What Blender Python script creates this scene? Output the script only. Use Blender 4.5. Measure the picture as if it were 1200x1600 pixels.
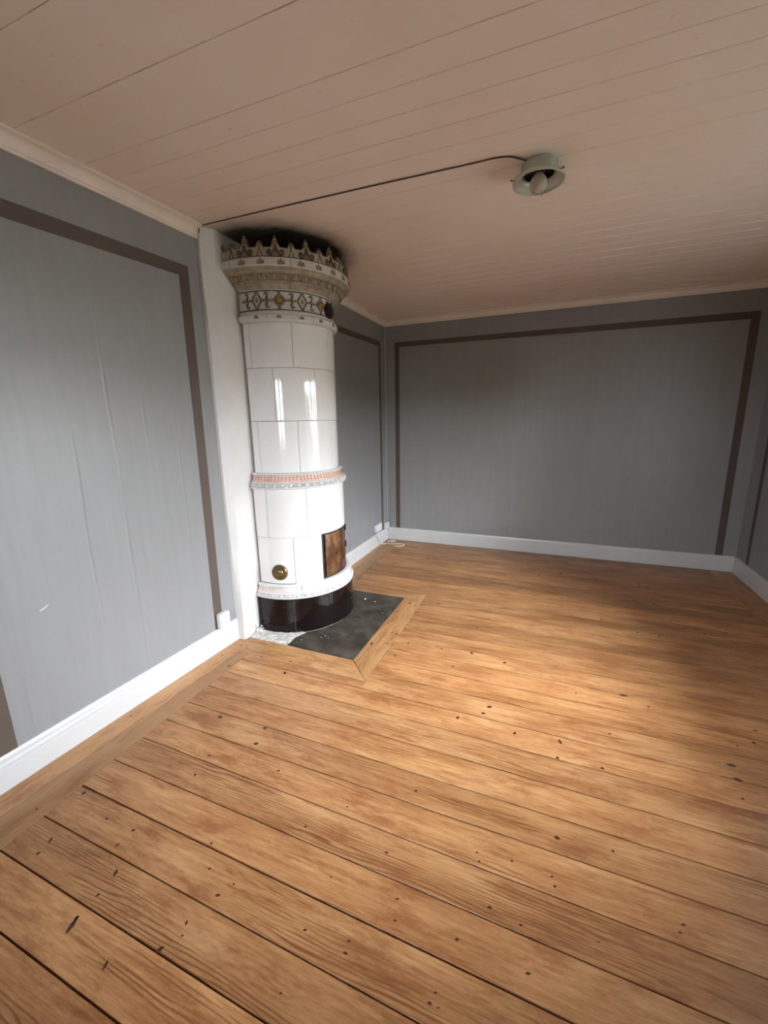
import bpy, bmesh, math, random
from mathutils import Vector, Matrix

for o in list(bpy.data.objects):
    bpy.data.objects.remove(o, do_unlink=True)
SC = bpy.context.scene
COL = SC.collection
PI = math.pi
R = math.radians
rnd = random.Random(7)

# ------------------------------------------------------------------ camera
cam_d = bpy.data.cameras.new('camera')
cam = bpy.data.objects.new('camera', cam_d)
COL.objects.link(cam)
cam_d.sensor_fit = 'VERTICAL'
cam_d.sensor_height = 24.0
cam_d.lens = 647.14 / 1600 * 24.0
cam_d.clip_start = 0.02
_r = Vector((0.929, 0.371, -0.016)).normalized()
_f = Vector((-0.365, 0.905, -0.220))
_f = (_f - _r * _f.dot(_r)).normalized()
_u = _r.cross(_f)
cam.matrix_world = Matrix(((_r.x, _u.x, -_f.x, 1.682), (_r.y, _u.y, -_f.y, -4.281),
                           (_r.z, _u.z, -_f.z, 1.354), (0, 0, 0, 1)))
SC.camera = cam

# ------------------------------------------------------------------ sky (overcast), exposure
SC.view_settings.view_transform = 'Standard'
SC.view_settings.look = 'None'
SC.view_settings.gamma = 1.0
SC.view_settings.exposure = 2.98
SC.view_settings.use_curve_mapping = False
SC.cycles.max_bounces = 9
SC.cycles.diffuse_bounces = 5
SKY_STRENGTH = 9.0
world = bpy.data.worlds.new('overcast_sky')
SC.world = world
world.use_nodes = True
wt = world.node_tree
wt.nodes.clear()
w_out = wt.nodes.new('ShaderNodeOutputWorld')
w_bg = wt.nodes.new('ShaderNodeBackground')
w_bg.inputs['Strength'].default_value = SKY_STRENGTH
w_tc = wt.nodes.new('ShaderNodeTexCoord')
w_sep = wt.nodes.new('ShaderNodeSeparateXYZ')
w_ramp = wt.nodes.new('ShaderNodeValToRGB')
w_ramp.color_ramp.elements[0].position = 0.0
w_ramp.color_ramp.elements[0].color = (0.44, 0.48, 0.53, 1)
w_ramp.color_ramp.elements[1].position = 0.45
w_ramp.color_ramp.elements[1].color = (0.83, 0.92, 1.02, 1)
wt.links.new(w_tc.outputs['Generated'], w_sep.inputs[0])
wt.links.new(w_sep.outputs['Z'], w_ramp.inputs[0])
wt.links.new(w_ramp.outputs[0], w_bg.inputs['Color'])
wt.links.new(w_bg.outputs[0], w_out.inputs['Surface'])

# room measures (metres); origin = back-left floor corner, X along back wall, Y towards it
XR, YF, H = 3.216, -5.0, 2.335
SX, SY = 0.04, -1.88                     # stove axis
TA = math.tan(R(2.9))
def ax(y, off=0.0):                       # baseboard face of the skewed left wall
    return -0.187 + 0.012 + (y + 4.186) * TA + off
WIN1 = dict(a0=0.55, a1=1.50, z0=0.90, z1=1.92)      # in the wall behind the camera (x range)
WIN2 = dict(a0=-3.05, a1=-1.30, z0=0.66, z1=1.92)    # in the right wall (y range)

def portal(name, loc, rot, sx, sy):
    l = bpy.data.lights.new(name, 'AREA')
    l.shape = 'RECTANGLE'
    l.size, l.size_y = sx, sy
    l.cycles.is_portal = True
    o = bpy.data.objects.new(name, l)
    COL.objects.link(o)
    o.location = loc
    o.rotation_euler = rot
portal('window_portal', ((WIN1['a0'] + WIN1['a1']) / 2, YF - 0.27, 1.41), (R(90), 0, 0), 0.95, 1.02)
portal('window_portal', (XR + 0.285, (WIN2['a0'] + WIN2['a1']) / 2, 1.29), (R(90), 0, R(90)), 1.75, 1.26)

# ------------------------------------------------------------------ mesh helpers
class MB:
    def __init__(s):
        s.v, s.f = [], []
    def add(s, vs, fs):
        o = len(s.v)
        s.v += [tuple(x) for x in vs]
        s.f += [tuple(i + o for i in q) for q in fs]
        return s
    def box(s, a, b):
        x0, y0, z0 = a; x1, y1, z1 = b
        return s.add([(x0,y0,z0),(x1,y0,z0),(x1,y1,z0),(x0,y1,z0),(x0,y0,z1),(x1,y0,z1),(x1,y1,z1),(x0,y1,z1)],
                     [(0,3,2,1),(4,5,6,7),(0,1,5,4),(1,2,6,5),(2,3,7,6),(3,0,4,7)])
    def rbox(s, a, b, r=0.004):
        """box with chamfered edges"""
        bm = bmesh.new()
        m = MB().box(a, b)
        vs = [bm.verts.new(p) for p in m.v]
        for q in m.f: bm.faces.new([vs[i] for i in q])
        bmesh.ops.bevel(bm, geom=list(bm.edges), offset=r, segments=2, affect='EDGES')
        bm.verts.index_update()
        s.add([v.co[:] for v in bm.verts], [[v.index for v in f.verts] for f in bm.faces])
        bm.free()
        return s
    def prism(s, poly, z0, z1, bev=0.0, down=False):
        """vertical prism over a convex polygon, the exposed face edge bevelled"""
        n = len(poly)
        a = sum((poly[i][0]*poly[(i+1)%n][1] - poly[(i+1)%n][0]*poly[i][1]) for i in range(n))
        if a < 0: poly = poly[::-1]
        def inset(d):
            out = []
            for i in range(n):
                p0, p1, p2 = (Vector(poly[(i+k) % n]) for k in (-1, 0, 1))
                e1 = (p1-p0).normalized(); e2 = (p2-p1).normalized()
                n1 = Vector((-e1.y, e1.x)); n2 = Vector((-e2.y, e2.x))
                b = n1 + n2
                k = b.dot(n1)
                out.append(p1 + b * (d / k if abs(k) > 1e-6 else 0))
            return out
        rings = []
        if bev <= 0:
            rings = [(poly, z0), (poly, z1)]
        elif down:
            rings = [(inset(bev), z0), (poly, z0 + bev), (poly, z1)]
        else:
            rings = [(poly, z0), (poly, z1 - bev), (inset(bev), z1)]
        vs = [(p[0], p[1], z) for ring, z in rings for p in ring]
        fs = [tuple(range(n))[::-1], tuple(range(n*(len(rings)-1), n*len(rings)))]
        for k in range(len(rings)-1):
            for i in range(n):
                j = (i+1) % n
                fs.append((k*n+i, k*n+j, k*n+n+j, k*n+n+i))
        return s.add(vs, fs)
    def sweep(s, prof, pts, caps=True, closed_prof=True):
        """prof: function(i)->list of 3D points of the cross-section at station i"""
        rings = [prof(i) for i in range(pts)]
        n = len(rings[0])
        vs = [p for r_ in rings for p in r_]
        fs = []
        for k in range(pts-1):
            for i in range(n if closed_prof else n-1):
                j = (i+1) % n
                fs.append((k*n+i, k*n+j, k*n+n+j, k*n+n+i))
        if caps and closed_prof:
            fs.append(tuple(range(n))[::-1])
            fs.append(tuple(range(n*(pts-1), n*pts)))
        return s.add(vs, fs)
    def arc(s, prof, t0, t1, step=1.5, eb=0.0):
        """closed profile [(r,z)] swept round the axis from t0 to t1 degrees; eb = bevel of the two ends (m)"""
        n = max(2, int(round((t1-t0)/step)) + 1)
        th = [t0 + (t1-t0)*i/(n-1) for i in range(n)]
        dr = [0]*n
        if eb > 0:
            rm = max(p[0] for p in prof)
            d = math.degrees(eb/rm)
            th = [t0] + [t0+d] + [t for t in th[1:-1] if t0+d < t < t1-d] + [t1-d] + [t1]
            n = len(th); dr = [eb] + [0]*(n-2) + [eb]
        rmin = min(p[0] for p in prof)
        def pr(i):
            c, s_ = math.cos(R(th[i])), math.sin(R(th[i]))
            out = []
            for r, z in prof:
                rr = r - dr[i] if r > rmin + eb else r
                out.append((rr*c, rr*s_, z))
            return out
        return s.sweep(pr, n)
    def lathe(s, prof, n=32, c=(0,0,0), open_=False):
        vs = []; m = len(prof)
        for i in range(n):
            a = 2*PI*i/n
            for r, z in prof: vs.append((c[0]+r*math.cos(a), c[1]+r*math.sin(a), c[2]+z))
        fs = []
        for i in range(n):
            j = (i+1) % n
            for k in range(m-1):
                fs.append((i*m+k, j*m+k, j*m+k+1, i*m+k+1))
        return s.add(vs, fs)
    def tube(s, pts, r, n=6, closed=False):
        pts = [Vector(p) for p in pts]
        m = len(pts); rings = []
        up = Vector((0.13, 0.21, 0.97))
        for i, p in enumerate(pts):
            a = pts[i-1] if (i > 0 or closed) else p
            b = pts[(i+1) % m] if (i < m-1 or closed) else p
            t = (b-a).normalized()
            x = t.cross(up)
            if x.length < 1e-3: x = t.cross(Vector((1,0,0)))
            x.normalize(); y = t.cross(x)
            rr = r[i] if isinstance(r, (list, tuple)) else r
            rings.append([p + x*rr*math.cos(2*PI*k/n) + y*rr*math.sin(2*PI*k/n) for k in range(n)])
        vs = [q for g in rings for q in g]; fs = []
        for i in range(m if closed else m-1):
            j = (i+1) % m
            for k in range(n):
                l = (k+1) % n
                fs.append((i*n+k, i*n+l, j*n+l, j*n+k))
        if not closed:
            fs += [tuple(range(n))[::-1], tuple(range(n*(m-1), n*m))]
        return s.add(vs, fs)
    def ball(s, c, rad, nu=10, nv=6, M=None):
        vs = [(0,0,-1)]
        for j in range(1, nv):
            ph = -PI/2 + PI*j/nv
            for i in range(nu):
                a = 2*PI*i/nu
                vs.append((math.cos(ph)*math.cos(a), math.cos(ph)*math.sin(a), math.sin(ph)))
        vs.append((0,0,1))
        fs = []
        for i in range(nu):
            fs.append((0, 1+(i+1)%nu, 1+i))
            for j in range(nv-2):
                a = 1+j*nu+i; b = 1+j*nu+(i+1)%nu
                fs.append((a, b, b+nu, a+nu))
            fs.append((len(vs)-1, 1+(nv-2)*nu+i, 1+(nv-2)*nu+(i+1)%nu))
        out = []
        for v in vs:
            p = Vector((v[0]*rad[0], v[1]*rad[1], v[2]*rad[2]))
            if M: p = M @ p
            out.append(p + Vector(c))
        return s.add(out, fs)
    def mesh(s, name, smooth=None):
        me = bpy.data.meshes.new(name)
        me.from_pydata(s.v, [], s.f)
        bm = bmesh.new(); bm.from_mesh(me)
        bmesh.ops.recalc_face_normals(bm, faces=bm.faces)
        bm.to_mesh(me); bm.free()
        if smooth:
            me.polygons.foreach_set('use_smooth', [True]*len(me.polygons))
            me.set_sharp_from_angle(angle=R(smooth))
        me.update()
        return me
    def build(s, name, mat, parent=None, smooth=None, loc=None):
        return link(name, s.mesh(name, smooth), mat, parent, loc)

def link(name, me, mat, parent=None, loc=None):
    if mat is not None:
        if not me.materials: me.materials.append(mat)
    o = bpy.data.objects.new(name, me)
    COL.objects.link(o)
    if parent: o.parent = parent
    if loc: o.location = loc
    return o
def empty(name, loc=(0,0,0)):
    o = bpy.data.objects.new(name, None)
    o.empty_display_size = 0.05
    COL.objects.link(o); o.location = loc
    return o
def tag(o, label, cat=None, group=None, kind=None):
    if label: o['label'] = label
    if cat: o['category'] = cat
    if group: o['group'] = group
    if kind: o['kind'] = kind
    return o
def structure(o, label=None, cat=None):
    return tag(o, label, cat, None, 'structure')

# ------------------------------------------------------------------ materials
def mat_new(name):
    m = bpy.data.materials.new(name)
    m.use_nodes = True
    t = m.node_tree
    b = t.nodes['Principled BSDF']
    return m, t, b
def N(t, kind, **kw):
    n = t.nodes.new(kind)
    for k, v in kw.items():
        if k in n.inputs: n.inputs[k].default_value = v
        else: setattr(n, k, v)
    return n
def ramp(t, stops, interp='LINEAR'):
    n = t.nodes.new('ShaderNodeValToRGB')
    n.color_ramp.interpolation = interp
    e = n.color_ramp.elements
    while len(e) < len(stops): e.new(0.5)
    for i, (p, c) in enumerate(stops):
        e[i].position = p
        e[i].color = tuple(c) + (1,) if len(c) == 3 else c
    return n
def mixc(t, fac, a, b, mode='MIX'):
    n = t.nodes.new('ShaderNodeMix')
    n.data_type = 'RGBA'; n.blend_type = mode
    for sock, val in ((n.inputs['Factor'], fac), (n.inputs['A'], a), (n.inputs['B'], b)):
        # colour sockets carry the same names; pick by type below
        pass
    ins = [i for i in n.inputs if i.enabled]
    f_, a_, b_ = n.inputs[0], n.inputs[6], n.inputs[7]
    for sock, val in ((f_, fac), (a_, a), (b_, b)):
        if hasattr(val, 'is_linked') or hasattr(val, 'links'):
            t.links.new(val, sock)
        elif isinstance(val, (int, float)): sock.default_value = val
        else: sock.default_value = tuple(val) + (1,)
    return n.outputs[2]
def math_(t, op, a, b=None, c=None):
    n = t.nodes.new('ShaderNodeMath'); n.operation = op
    for i, v in enumerate((a, b, c)):
        if v is None: continue
        if hasattr(v, 'links'): t.links.new(v, n.inputs[i])
        else: n.inputs[i].default_value = v
    return n.outputs[0]
def bump(t, b, height, strength=0.2, dist=0.002):
    n = t.nodes.new('ShaderNodeBump')
    n.inputs['Strength'].default_value = strength
    n.inputs['Distance'].default_value = dist
    t.links.new(height, n.inputs['Height'])
    t.links.new(n.outputs[0], b.inputs['Normal'])
def simple(name, col, rough=0.5, metal=0.0, noise=0.0, nscale=20.0, bumps=0.0, bscale=60.0, coord='Object'):
    m, t, b = mat_new(name)
    b.inputs['Roughness'].default_value = rough
    b.inputs['Metallic'].default_value = metal
    tc = N(t, 'ShaderNodeTexCoord')
    if noise > 0:
        nz = N(t, 'ShaderNodeTexNoise', Scale=nscale, Detail=4.0)
        t.links.new(tc.outputs[coord], nz.inputs['Vector'])
        lo = tuple(c*(1-noise) for c in col); hi = tuple(min(1, c*(1+noise)) for c in col)
        rp = ramp(t, [(0.3, lo), (0.7, hi)])
        t.links.new(nz.outputs['Fac'], rp.inputs[0])
        t.links.new(rp.outputs[0], b.inputs['Base Color'])
    else:
        b.inputs['Base Color'].default_value = tuple(col) + (1,)
    if bumps > 0:
        n2 = N(t, 'ShaderNodeTexNoise', Scale=bscale, Detail=3.0)
        t.links.new(tc.outputs[coord], n2.inputs['Vector'])
        bump(t, b, n2.outputs['Fac'], bumps, 0.002)
    return m

def wood_material(name, light, mid, dark, rough=0.34):
    m, t, b = mat_new(name)
    L = t.links.new
    tc = N(t, 'ShaderNodeTexCoord'); oi = N(t, 'ShaderNodeObjectInfo')
    sc = math_(t, 'MULTIPLY', oi.outputs['Random'], 37.0)
    off = N(t, 'ShaderNodeCombineXYZ')
    L(sc, off.inputs[0]); L(math_(t, 'MULTIPLY', oi.outputs['Random'], 11.0), off.inputs[1]); L(sc, off.inputs[2])
    va = N(t, 'ShaderNodeVectorMath', operation='ADD')
    L(tc.outputs['Object'], va.inputs[0]); L(off.outputs[0], va.inputs[1])
    def mapped(s):
        mp = N(t, 'ShaderNodeMapping'); mp.inputs['Scale'].default_value = s
        L(va.outputs[0], mp.inputs['Vector']); return mp.outputs[0]
    # streaks along the plank, coarse and fine
    st = N(t, 'ShaderNodeTexNoise', Scale=5.0, Detail=8.0, Roughness=0.68)
    L(mapped((1.3, 17.0, 1.0)), st.inputs['Vector'])
    fs = N(t, 'ShaderNodeTexNoise', Scale=9.0, Detail=4.0, Roughness=0.6)
    L(mapped((3.0, 30.0, 1.0)), fs.inputs['Vector'])
    # broad tone patches
    pt = N(t, 'ShaderNodeTexNoise', Scale=2.4, Detail=4.0, Roughness=0.6)
    L(mapped((0.9, 4.0, 1.0)), pt.inputs['Vector'])
    base = ramp(t, [(0.33, dark), (0.46, mid), (0.61, light)])
    s = math_(t, 'ADD', math_(t, 'ADD', math_(t, 'MULTIPLY', st.outputs['Fac'], 0.42), math_(t, 'MULTIPLY', fs.outputs['Fac'], 0.20)), math_(t, 'MULTIPLY', pt.outputs['Fac'], 0.38))
    L(s, base.inputs[0])
    # flame figure (cathedral grain) in the heart of some planks
    wv = N(t, 'ShaderNodeTexWave', wave_type='BANDS', bands_direction='Y')
    wv.inputs['Scale'].default_value = 30.0
    wv.inputs['Distortion'].default_value = 17.0
    wv.inputs['Detail'].default_value = 2.2
    wv.inputs['Detail Scale'].default_value = 0.5
    wv.inputs['Detail Roughness'].default_value = 0.6
    L(mapped((0.13, 1.0, 1.0)), wv.inputs['Vector'])
    ln = ramp(t, [(0.0, (1,1,1)), (0.26, (0.35,0.35,0.35)), (0.5, (0,0,0))])
    L(wv.outputs['Fac'], ln.inputs[0])
    mk = N(t, 'ShaderNodeTexNoise', Scale=1.5, Detail=3.0)
    L(mapped((0.9, 9.0, 1.0)), mk.inputs['Vector'])
    mkr = ramp(t, [(0.50, (0,0,0)), (0.60, (1,1,1))])
    L(mk.outputs['Fac'], mkr.inputs[0])
    fl = math_(t, 'MULTIPLY', math_(t, 'MULTIPLY', ln.outputs[0], mkr.outputs[0]), 0.72)
    red = tuple(c*k for c, k in zip(dark, (1.0, 0.80, 0.6)))
    c1 = mixc(t, fl, base.outputs[0], red)
    # reddish worn blotches
    wn = N(t, 'ShaderNodeTexNoise', Scale=3.4, Detail=9.0, Roughness=0.74)
    L(mapped((1.2, 4.0, 1.0)), wn.inputs['Vector'])
    wr = ramp(t, [(0.51, (0,0,0)), (0.63, (1,1,1))])
    L(wn.outputs['Fac'], wr.inputs[0])
    c2 = mixc(t, math_(t, 'MULTIPLY', wr.outputs[0], 0.72), c1, tuple(c*k for c, k in zip(mid, (0.66, 0.50, 0.38))))
    # pale rubbed places
    pl = ramp(t, [(0.60, (0,0,0)), (0.74, (1,1,1))])
    L(pt.outputs['Fac'], pl.inputs[0])
    c2 = mixc(t, math_(t, 'MULTIPLY', pl.outputs[0], 0.30), c2, tuple(min(1, c*k) for c, k in zip(light, (1.1, 1.2, 1.35))))
    # plank to plank tone
    tn = math_(t, 'ADD', 0.80, math_(t, 'MULTIPLY', oi.outputs['Random'], 0.36))
    hs = N(t, 'ShaderNodeHueSaturation')
    L(tn, hs.inputs['Value']); L(c2, hs.inputs['Color'])
    L(hs.outputs[0], b.inputs['Base Color'])
    rr = ramp(t, [(0.3, (rough-0.07,)*3), (0.7, (rough+0.14,)*3)])
    L(wn.outputs['Fac'], rr.inputs[0]); L(rr.outputs[0], b.inputs['Roughness'])
    bump(t, b, st.outputs['Fac'], 0.10, 0.0015)
    return m

def wall_material(name, col):
    m, t, b = mat_new(name); L = t.links.new
    g = N(t, 'ShaderNodeNewGeometry')
    mp = N(t, 'ShaderNodeMapping'); mp.inputs['Scale'].default_value = (16, 16, 1.1)
    L(g.outputs['Position'], mp.inputs['Vector'])
    n1 = N(t, 'ShaderNodeTexNoise', Scale=2.2, Detail=5.0)
    L(mp.outputs[0], n1.inputs['Vector'])
    rp = ramp(t, [(0.25, tuple(c*0.955 for c in col)), (0.75, tuple(c*1.045 for c in col))])
    L(n1.outputs['Fac'], rp.inputs[0])
    L(rp.outputs[0], b.inputs['Base Color'])
    b.inputs['Roughness'].default_value = 0.42
    n2 = N(t, 'ShaderNodeTexNoise', Scale=260.0, Detail=2.0)
    L(g.outputs['Position'], n2.inputs['Vector'])
    n3 = N(t, 'ShaderNodeTexNoise', Scale=1.6, Detail=3.0)
    L(mp.outputs[0], n3.inputs['Vector'])
    h = math_(t, 'ADD', math_(t, 'MULTIPLY', n2.outputs['Fac'], 0.25), math_(t, 'MULTIPLY', n3.outputs['Fac'], 0.38))
    bump(t, b, h, 0.15, 0.0018)
    return m

def ceiling_material(name, col, cracks=False):
    m, t, b = mat_new(name); L = t.links.new
    g = N(t, 'ShaderNodeNewGeometry')
    n1 = N(t, 'ShaderNodeTexNoise', Scale=1.3, Detail=4.0)
    L(g.outputs['Position'], n1.inputs['Vector'])
    rp = ramp(t, [(0.3, (col[0]*0.97, col[1]*0.93, col[2]*0.88)), (0.55, col), (0.75, (col[0]*1.0, col[1]*0.95, col[2]*0.93))])
    L(n1.outputs['Fac'], rp.inputs[0])
    c = rp.outputs[0]
    # specks
    n2 = N(t, 'ShaderNodeTexNoise', Scale=38.0, Detail=3.0)
    L(g.outputs['Position'], n2.inputs['Vector'])
    sp = ramp(t, [(0.70, (0,0,0)), (0.78, (1,1,1))])
    L(n2.outputs['Fac'], sp.inputs[0])
    c = mixc(t, math_(t, 'MULTIPLY', sp.outputs[0], 0.35), c, (0.30, 0.21, 0.13))
    # soot, with the crown's shadow painted in, round the top of the stove
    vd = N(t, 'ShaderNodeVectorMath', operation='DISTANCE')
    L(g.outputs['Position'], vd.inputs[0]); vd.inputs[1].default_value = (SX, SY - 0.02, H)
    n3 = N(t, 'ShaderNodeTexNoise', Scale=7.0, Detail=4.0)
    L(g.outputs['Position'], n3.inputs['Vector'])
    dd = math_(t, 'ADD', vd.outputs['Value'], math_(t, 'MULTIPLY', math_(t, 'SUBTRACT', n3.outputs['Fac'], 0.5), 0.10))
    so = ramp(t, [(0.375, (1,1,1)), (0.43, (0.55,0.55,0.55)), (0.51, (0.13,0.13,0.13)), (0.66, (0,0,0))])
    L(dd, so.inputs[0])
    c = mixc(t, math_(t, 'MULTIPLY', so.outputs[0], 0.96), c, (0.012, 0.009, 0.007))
    if cracks:
        mp = N(t, 'ShaderNodeMapping'); mp.inputs['Scale'].default_value = (3.2, 11.0, 1.0)
        L(g.outputs['Position'], mp.inputs['Vector'])
        n4 = N(t, 'ShaderNodeTexNoise', Scale=2.2, Detail=5.0, Roughness=0.7)
        L(mp.outputs[0], n4.inputs['Vector'])
        sy = N(t, 'ShaderNodeSeparateXYZ'); L(g.outputs['Position'], sy.inputs[0])
        far = N(t, 'ShaderNodeMapRange'); L(sy.outputs[1], far.inputs[0])
        far.inputs[1].default_value = -2.9; far.inputs[2].default_value = -1.9
        far.inputs[3].default_value = 0.0; far.inputs[4].default_value = 0.24
        cr = ramp(t, [(0.49, (0,0,0)), (0.53, (1,1,1))])
        L(math_(t, 'SUBTRACT', n4.outputs['Fac'], far.outputs[0]), cr.inputs[0])
        c = mixc(t, cr.outputs[0], c, (0.035, 0.022, 0.014))
    L(c, b.inputs['Base Color'])
    b.inputs['Roughness'].default_value = 0.5
    n5 = N(t, 'ShaderNodeTexNoise', Scale=120.0, Detail=2.0)
    L(g.outputs['Position'], n5.inputs['Vector'])
    bump(t, b, n5.outputs['Fac'], 0.12, 0.0015)
    return m

M = {}
M['floor'] = wood_material('worn_pine', (0.535, 0.282, 0.118), (0.355, 0.155, 0.056), (0.13, 0.047, 0.015))
M['hearth_frame'] = wood_material('pine_frame', (0.56, 0.315, 0.135), (0.42, 0.205, 0.078), (0.21, 0.085, 0.028))
M['border'] = wood_material('pine_border', (0.46, 0.245, 0.102), (0.37, 0.182, 0.070), (0.22, 0.095, 0.034))
M['knot'] = simple('wood_knot', (0.045, 0.018, 0.008), 0.5, noise=0.5, nscale=90)
M['gap'] = simple('dark_subfloor', (0.012, 0.009, 0.008), 0.9, noise=0.3)
M['wall'] = wall_material('grey_wall_paint', (0.240, 0.235, 0.228))
M['band'] = simple('brown_band_paint', (0.086, 0.060, 0.045), 0.5, noise=0.06, nscale=9, coord='Object')
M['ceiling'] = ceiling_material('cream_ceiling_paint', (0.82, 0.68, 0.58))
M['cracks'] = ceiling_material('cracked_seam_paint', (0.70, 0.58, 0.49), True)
M['trim'] = simple('white_gloss_paint', (0.54, 0.525, 0.505), 0.30, noise=0.03, nscale=5, bumps=0.06, bscale=30)
M['cornice'] = simple('cream_cornice_paint', (0.76, 0.65, 0.555), 0.45, noise=0.06, nscale=6, bumps=0.1, bscale=40)
M['plaster'] = simple('white_plaster_paint', (0.60, 0.575, 0.54), 0.5, noise=0.05, nscale=4, bumps=0.16, bscale=18)
M['mortar'] = simple('rough_mortar', (0.50, 0.47, 0.42), 0.95, noise=0.35, nscale=45, bumps=1.0, bscale=80)
M['tile'] = simple('white_glaze', (0.72, 0.695, 0.66), 0.07, noise=0.02, nscale=3, bumps=0.035, bscale=7)
M['ring'] = simple('white_relief_glaze', (0.62, 0.60, 0.575), 0.12, noise=0.04, nscale=30)
M['pink'] = simple('salmon_glaze', (0.64, 0.43, 0.335), 0.2, noise=0.1, nscale=40)
M['pale_pink'] = simple('pale_pink_glaze', (0.60, 0.50, 0.45), 0.2, noise=0.08, nscale=40)
M['slot'] = simple('brown_slot_glaze', (0.20, 0.085, 0.045), 0.35)
M['joint'] = simple('tile_joint', (0.10, 0.085, 0.07), 0.9, noise=0.4, nscale=30)
M['plinth'] = simple('dark_brown_glaze', (0.006, 0.0035, 0.003), 0.06, noise=0.3, nscale=4, bumps=0.03, bscale=6)
M['plinth'].node_tree.nodes['Principled BSDF'].inputs['Specular IOR Level'].default_value = 0.30
M['crown'] = simple('greyed_cream_glaze', (0.35, 0.295, 0.215), 0.25, noise=0.22, nscale=28)
M['panel'] = simple('pale_grey_glaze', (0.55, 0.52, 0.46), 0.15, noise=0.05, nscale=20)
M['relief'] = simple('beige_relief_glaze', (0.27, 0.215, 0.140), 0.25, noise=0.25, nscale=60)
M['outline'] = simple('brown_outline_glaze', (0.070, 0.040, 0.016), 0.3, noise=0.3, nscale=50)
M['gold'] = simple('ochre_glaze', (0.36, 0.20, 0.055), 0.18, noise=0.2, nscale=60)
M['soot'] = simple('soot_black', (0.008, 0.006, 0.006), 0.85, noise=0.3, nscale=20)
M['plug'] = simple('dark_iron', (0.018, 0.010, 0.009), 0.42, 0.4, noise=0.3, nscale=30)
M['brass'] = simple('aged_brass', (0.17, 0.115, 0.05), 0.36, 0.8, noise=0.3, nscale=40, bumps=0.1, bscale=90)
M['iron'] = simple('black_door_frame', (0.02, 0.014, 0.012), 0.5, 0.5, noise=0.3)
M['plastic'] = simple('white_plastic', (0.63, 0.63, 0.63), 0.25, noise=0.02)
M['hole'] = simple('dark_hole', (0.03, 0.03, 0.03), 0.6)
M['cable_white'] = simple('white_cable_sheath', (0.72, 0.67, 0.56), 0.4, noise=0.05)
M['cable_brown'] = simple('brown_cable_sheath', (0.085, 0.05, 0.034), 0.55, noise=0.4, nscale=14)
M['porcelain'] = simple('pale_green_porcelain', (0.47, 0.47, 0.385), 0.16, noise=0.03, nscale=8)
M['conduit'] = simple('grey_painted_conduit', (0.34, 0.345, 0.35), 0.4, noise=0.03)
M['chip'] = simple('white_paint_chip', (0.75, 0.75, 0.73), 0.6, noise=0.1)
M['ground'] = simple('garden_grass', (0.035, 0.036, 0.026), 0.9, noise=0.5, nscale=0.7)
M['stone'] = simple('foundation_plaster', (0.45, 0.42, 0.37), 0.8, noise=0.15, nscale=4)
def copper_material():
    m, t, b = mat_new('stained_copper'); L = t.links.new
    tc = N(t, 'ShaderNodeTexCoord')
    mp = N(t, 'ShaderNodeMapping'); mp.inputs['Scale'].default_value = (1, 1, 0.55)
    L(tc.outputs['Object'], mp.inputs['Vector'])
    n = N(t, 'ShaderNodeTexNoise', Scale=16.0, Detail=6.0, Roughness=0.65)
    L(mp.outputs[0], n.inputs['Vector'])
    rp = ramp(t, [(0.30, (0.030, 0.014, 0.010)), (0.48, (0.115, 0.050, 0.024)), (0.62, (0.24, 0.115, 0.045)), (0.78, (0.40, 0.24, 0.12))])
    L(n.outputs['Fac'], rp.inputs[0]); L(rp.outputs[0], b.inputs['Base Color'])
    b.inputs['Metallic'].default_value = 0.45
    b.inputs['Roughness'].default_value = 0.38
    bump(t, b, n.outputs['Fac'], 0.2, 0.002)
    return m
M['copper'] = copper_material()
def plate_material():
    m, t, b = mat_new('grimy_sheet_metal'); L = t.links.new
    tc = N(t, 'ShaderNodeTexCoord')
    n = N(t, 'ShaderNodeTexNoise', Scale=7.0, Detail=7.0, Roughness=0.65)
    L(tc.outputs['Object'], n.inputs['Vector'])
    rp = ramp(t, [(0.30, (0.022, 0.016, 0.011)), (0.5, (0.056, 0.044, 0.032)), (0.72, (0.10, 0.083, 0.062))])
    L(n.outputs['Fac'], rp.inputs[0])
    n2 = N(t, 'ShaderNodeTexNoise', Scale=42.0, Detail=5.0)
    L(tc.outputs['Object'], n2.inputs['Vector'])
    r2 = ramp(t, [(0.66, (0,0,0)), (0.74, (1,1,1))]); L(n2.outputs['Fac'], r2.inputs[0])
    c = mixc(t, math_(t, 'MULTIPLY', r2.outputs[0], 0.4), rp.outputs[0], (0.02, 0.012, 0.008))
    L(c, b.inputs['Base Color'])
    rr = ramp(t, [(0.3, (0.6,)*3), (0.7, (0.85,)*3)]); L(n.outputs['Fac'], rr.inputs[0])
    L(rr.outputs[0], b.inputs['Roughness'])
    b.inputs['Specular IOR Level'].default_value = 0.25
    return m
M['plate'] = plate_material()
def pane_material():
    m, t, b = mat_new('window_glass'); L = t.links.new
    out = t.nodes['Material Output']; t.nodes.remove(b)
    tr = N(t, 'ShaderNodeBsdfTransparent'); gl = N(t, 'ShaderNodeBsdfGlossy', Roughness=0.0)
    fr = N(t, 'ShaderNodeFresnel', IOR=1.45); mx = N(t, 'ShaderNodeMixShader')
    L(fr.outputs[0], mx.inputs[0]); L(tr.outputs[0], mx.inputs[1]); L(gl.outputs[0], mx.inputs[2])
    L(mx.outputs[0], out.inputs['Surface'])
    return m
M['pane'] = pane_material()
def bulb_material():
    m, t, b = mat_new('frosted_bulb_glass')
    b.inputs['Base Color'].default_value = (0.78, 0.70, 0.60, 1)
    b.inputs['Roughness'].default_value = 0.08
    b.inputs['Transmission Weight'].default_value = 0.55
    b.inputs['IOR'].default_value = 1.3
    return m
M['bulb'] = bulb_material()

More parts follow.
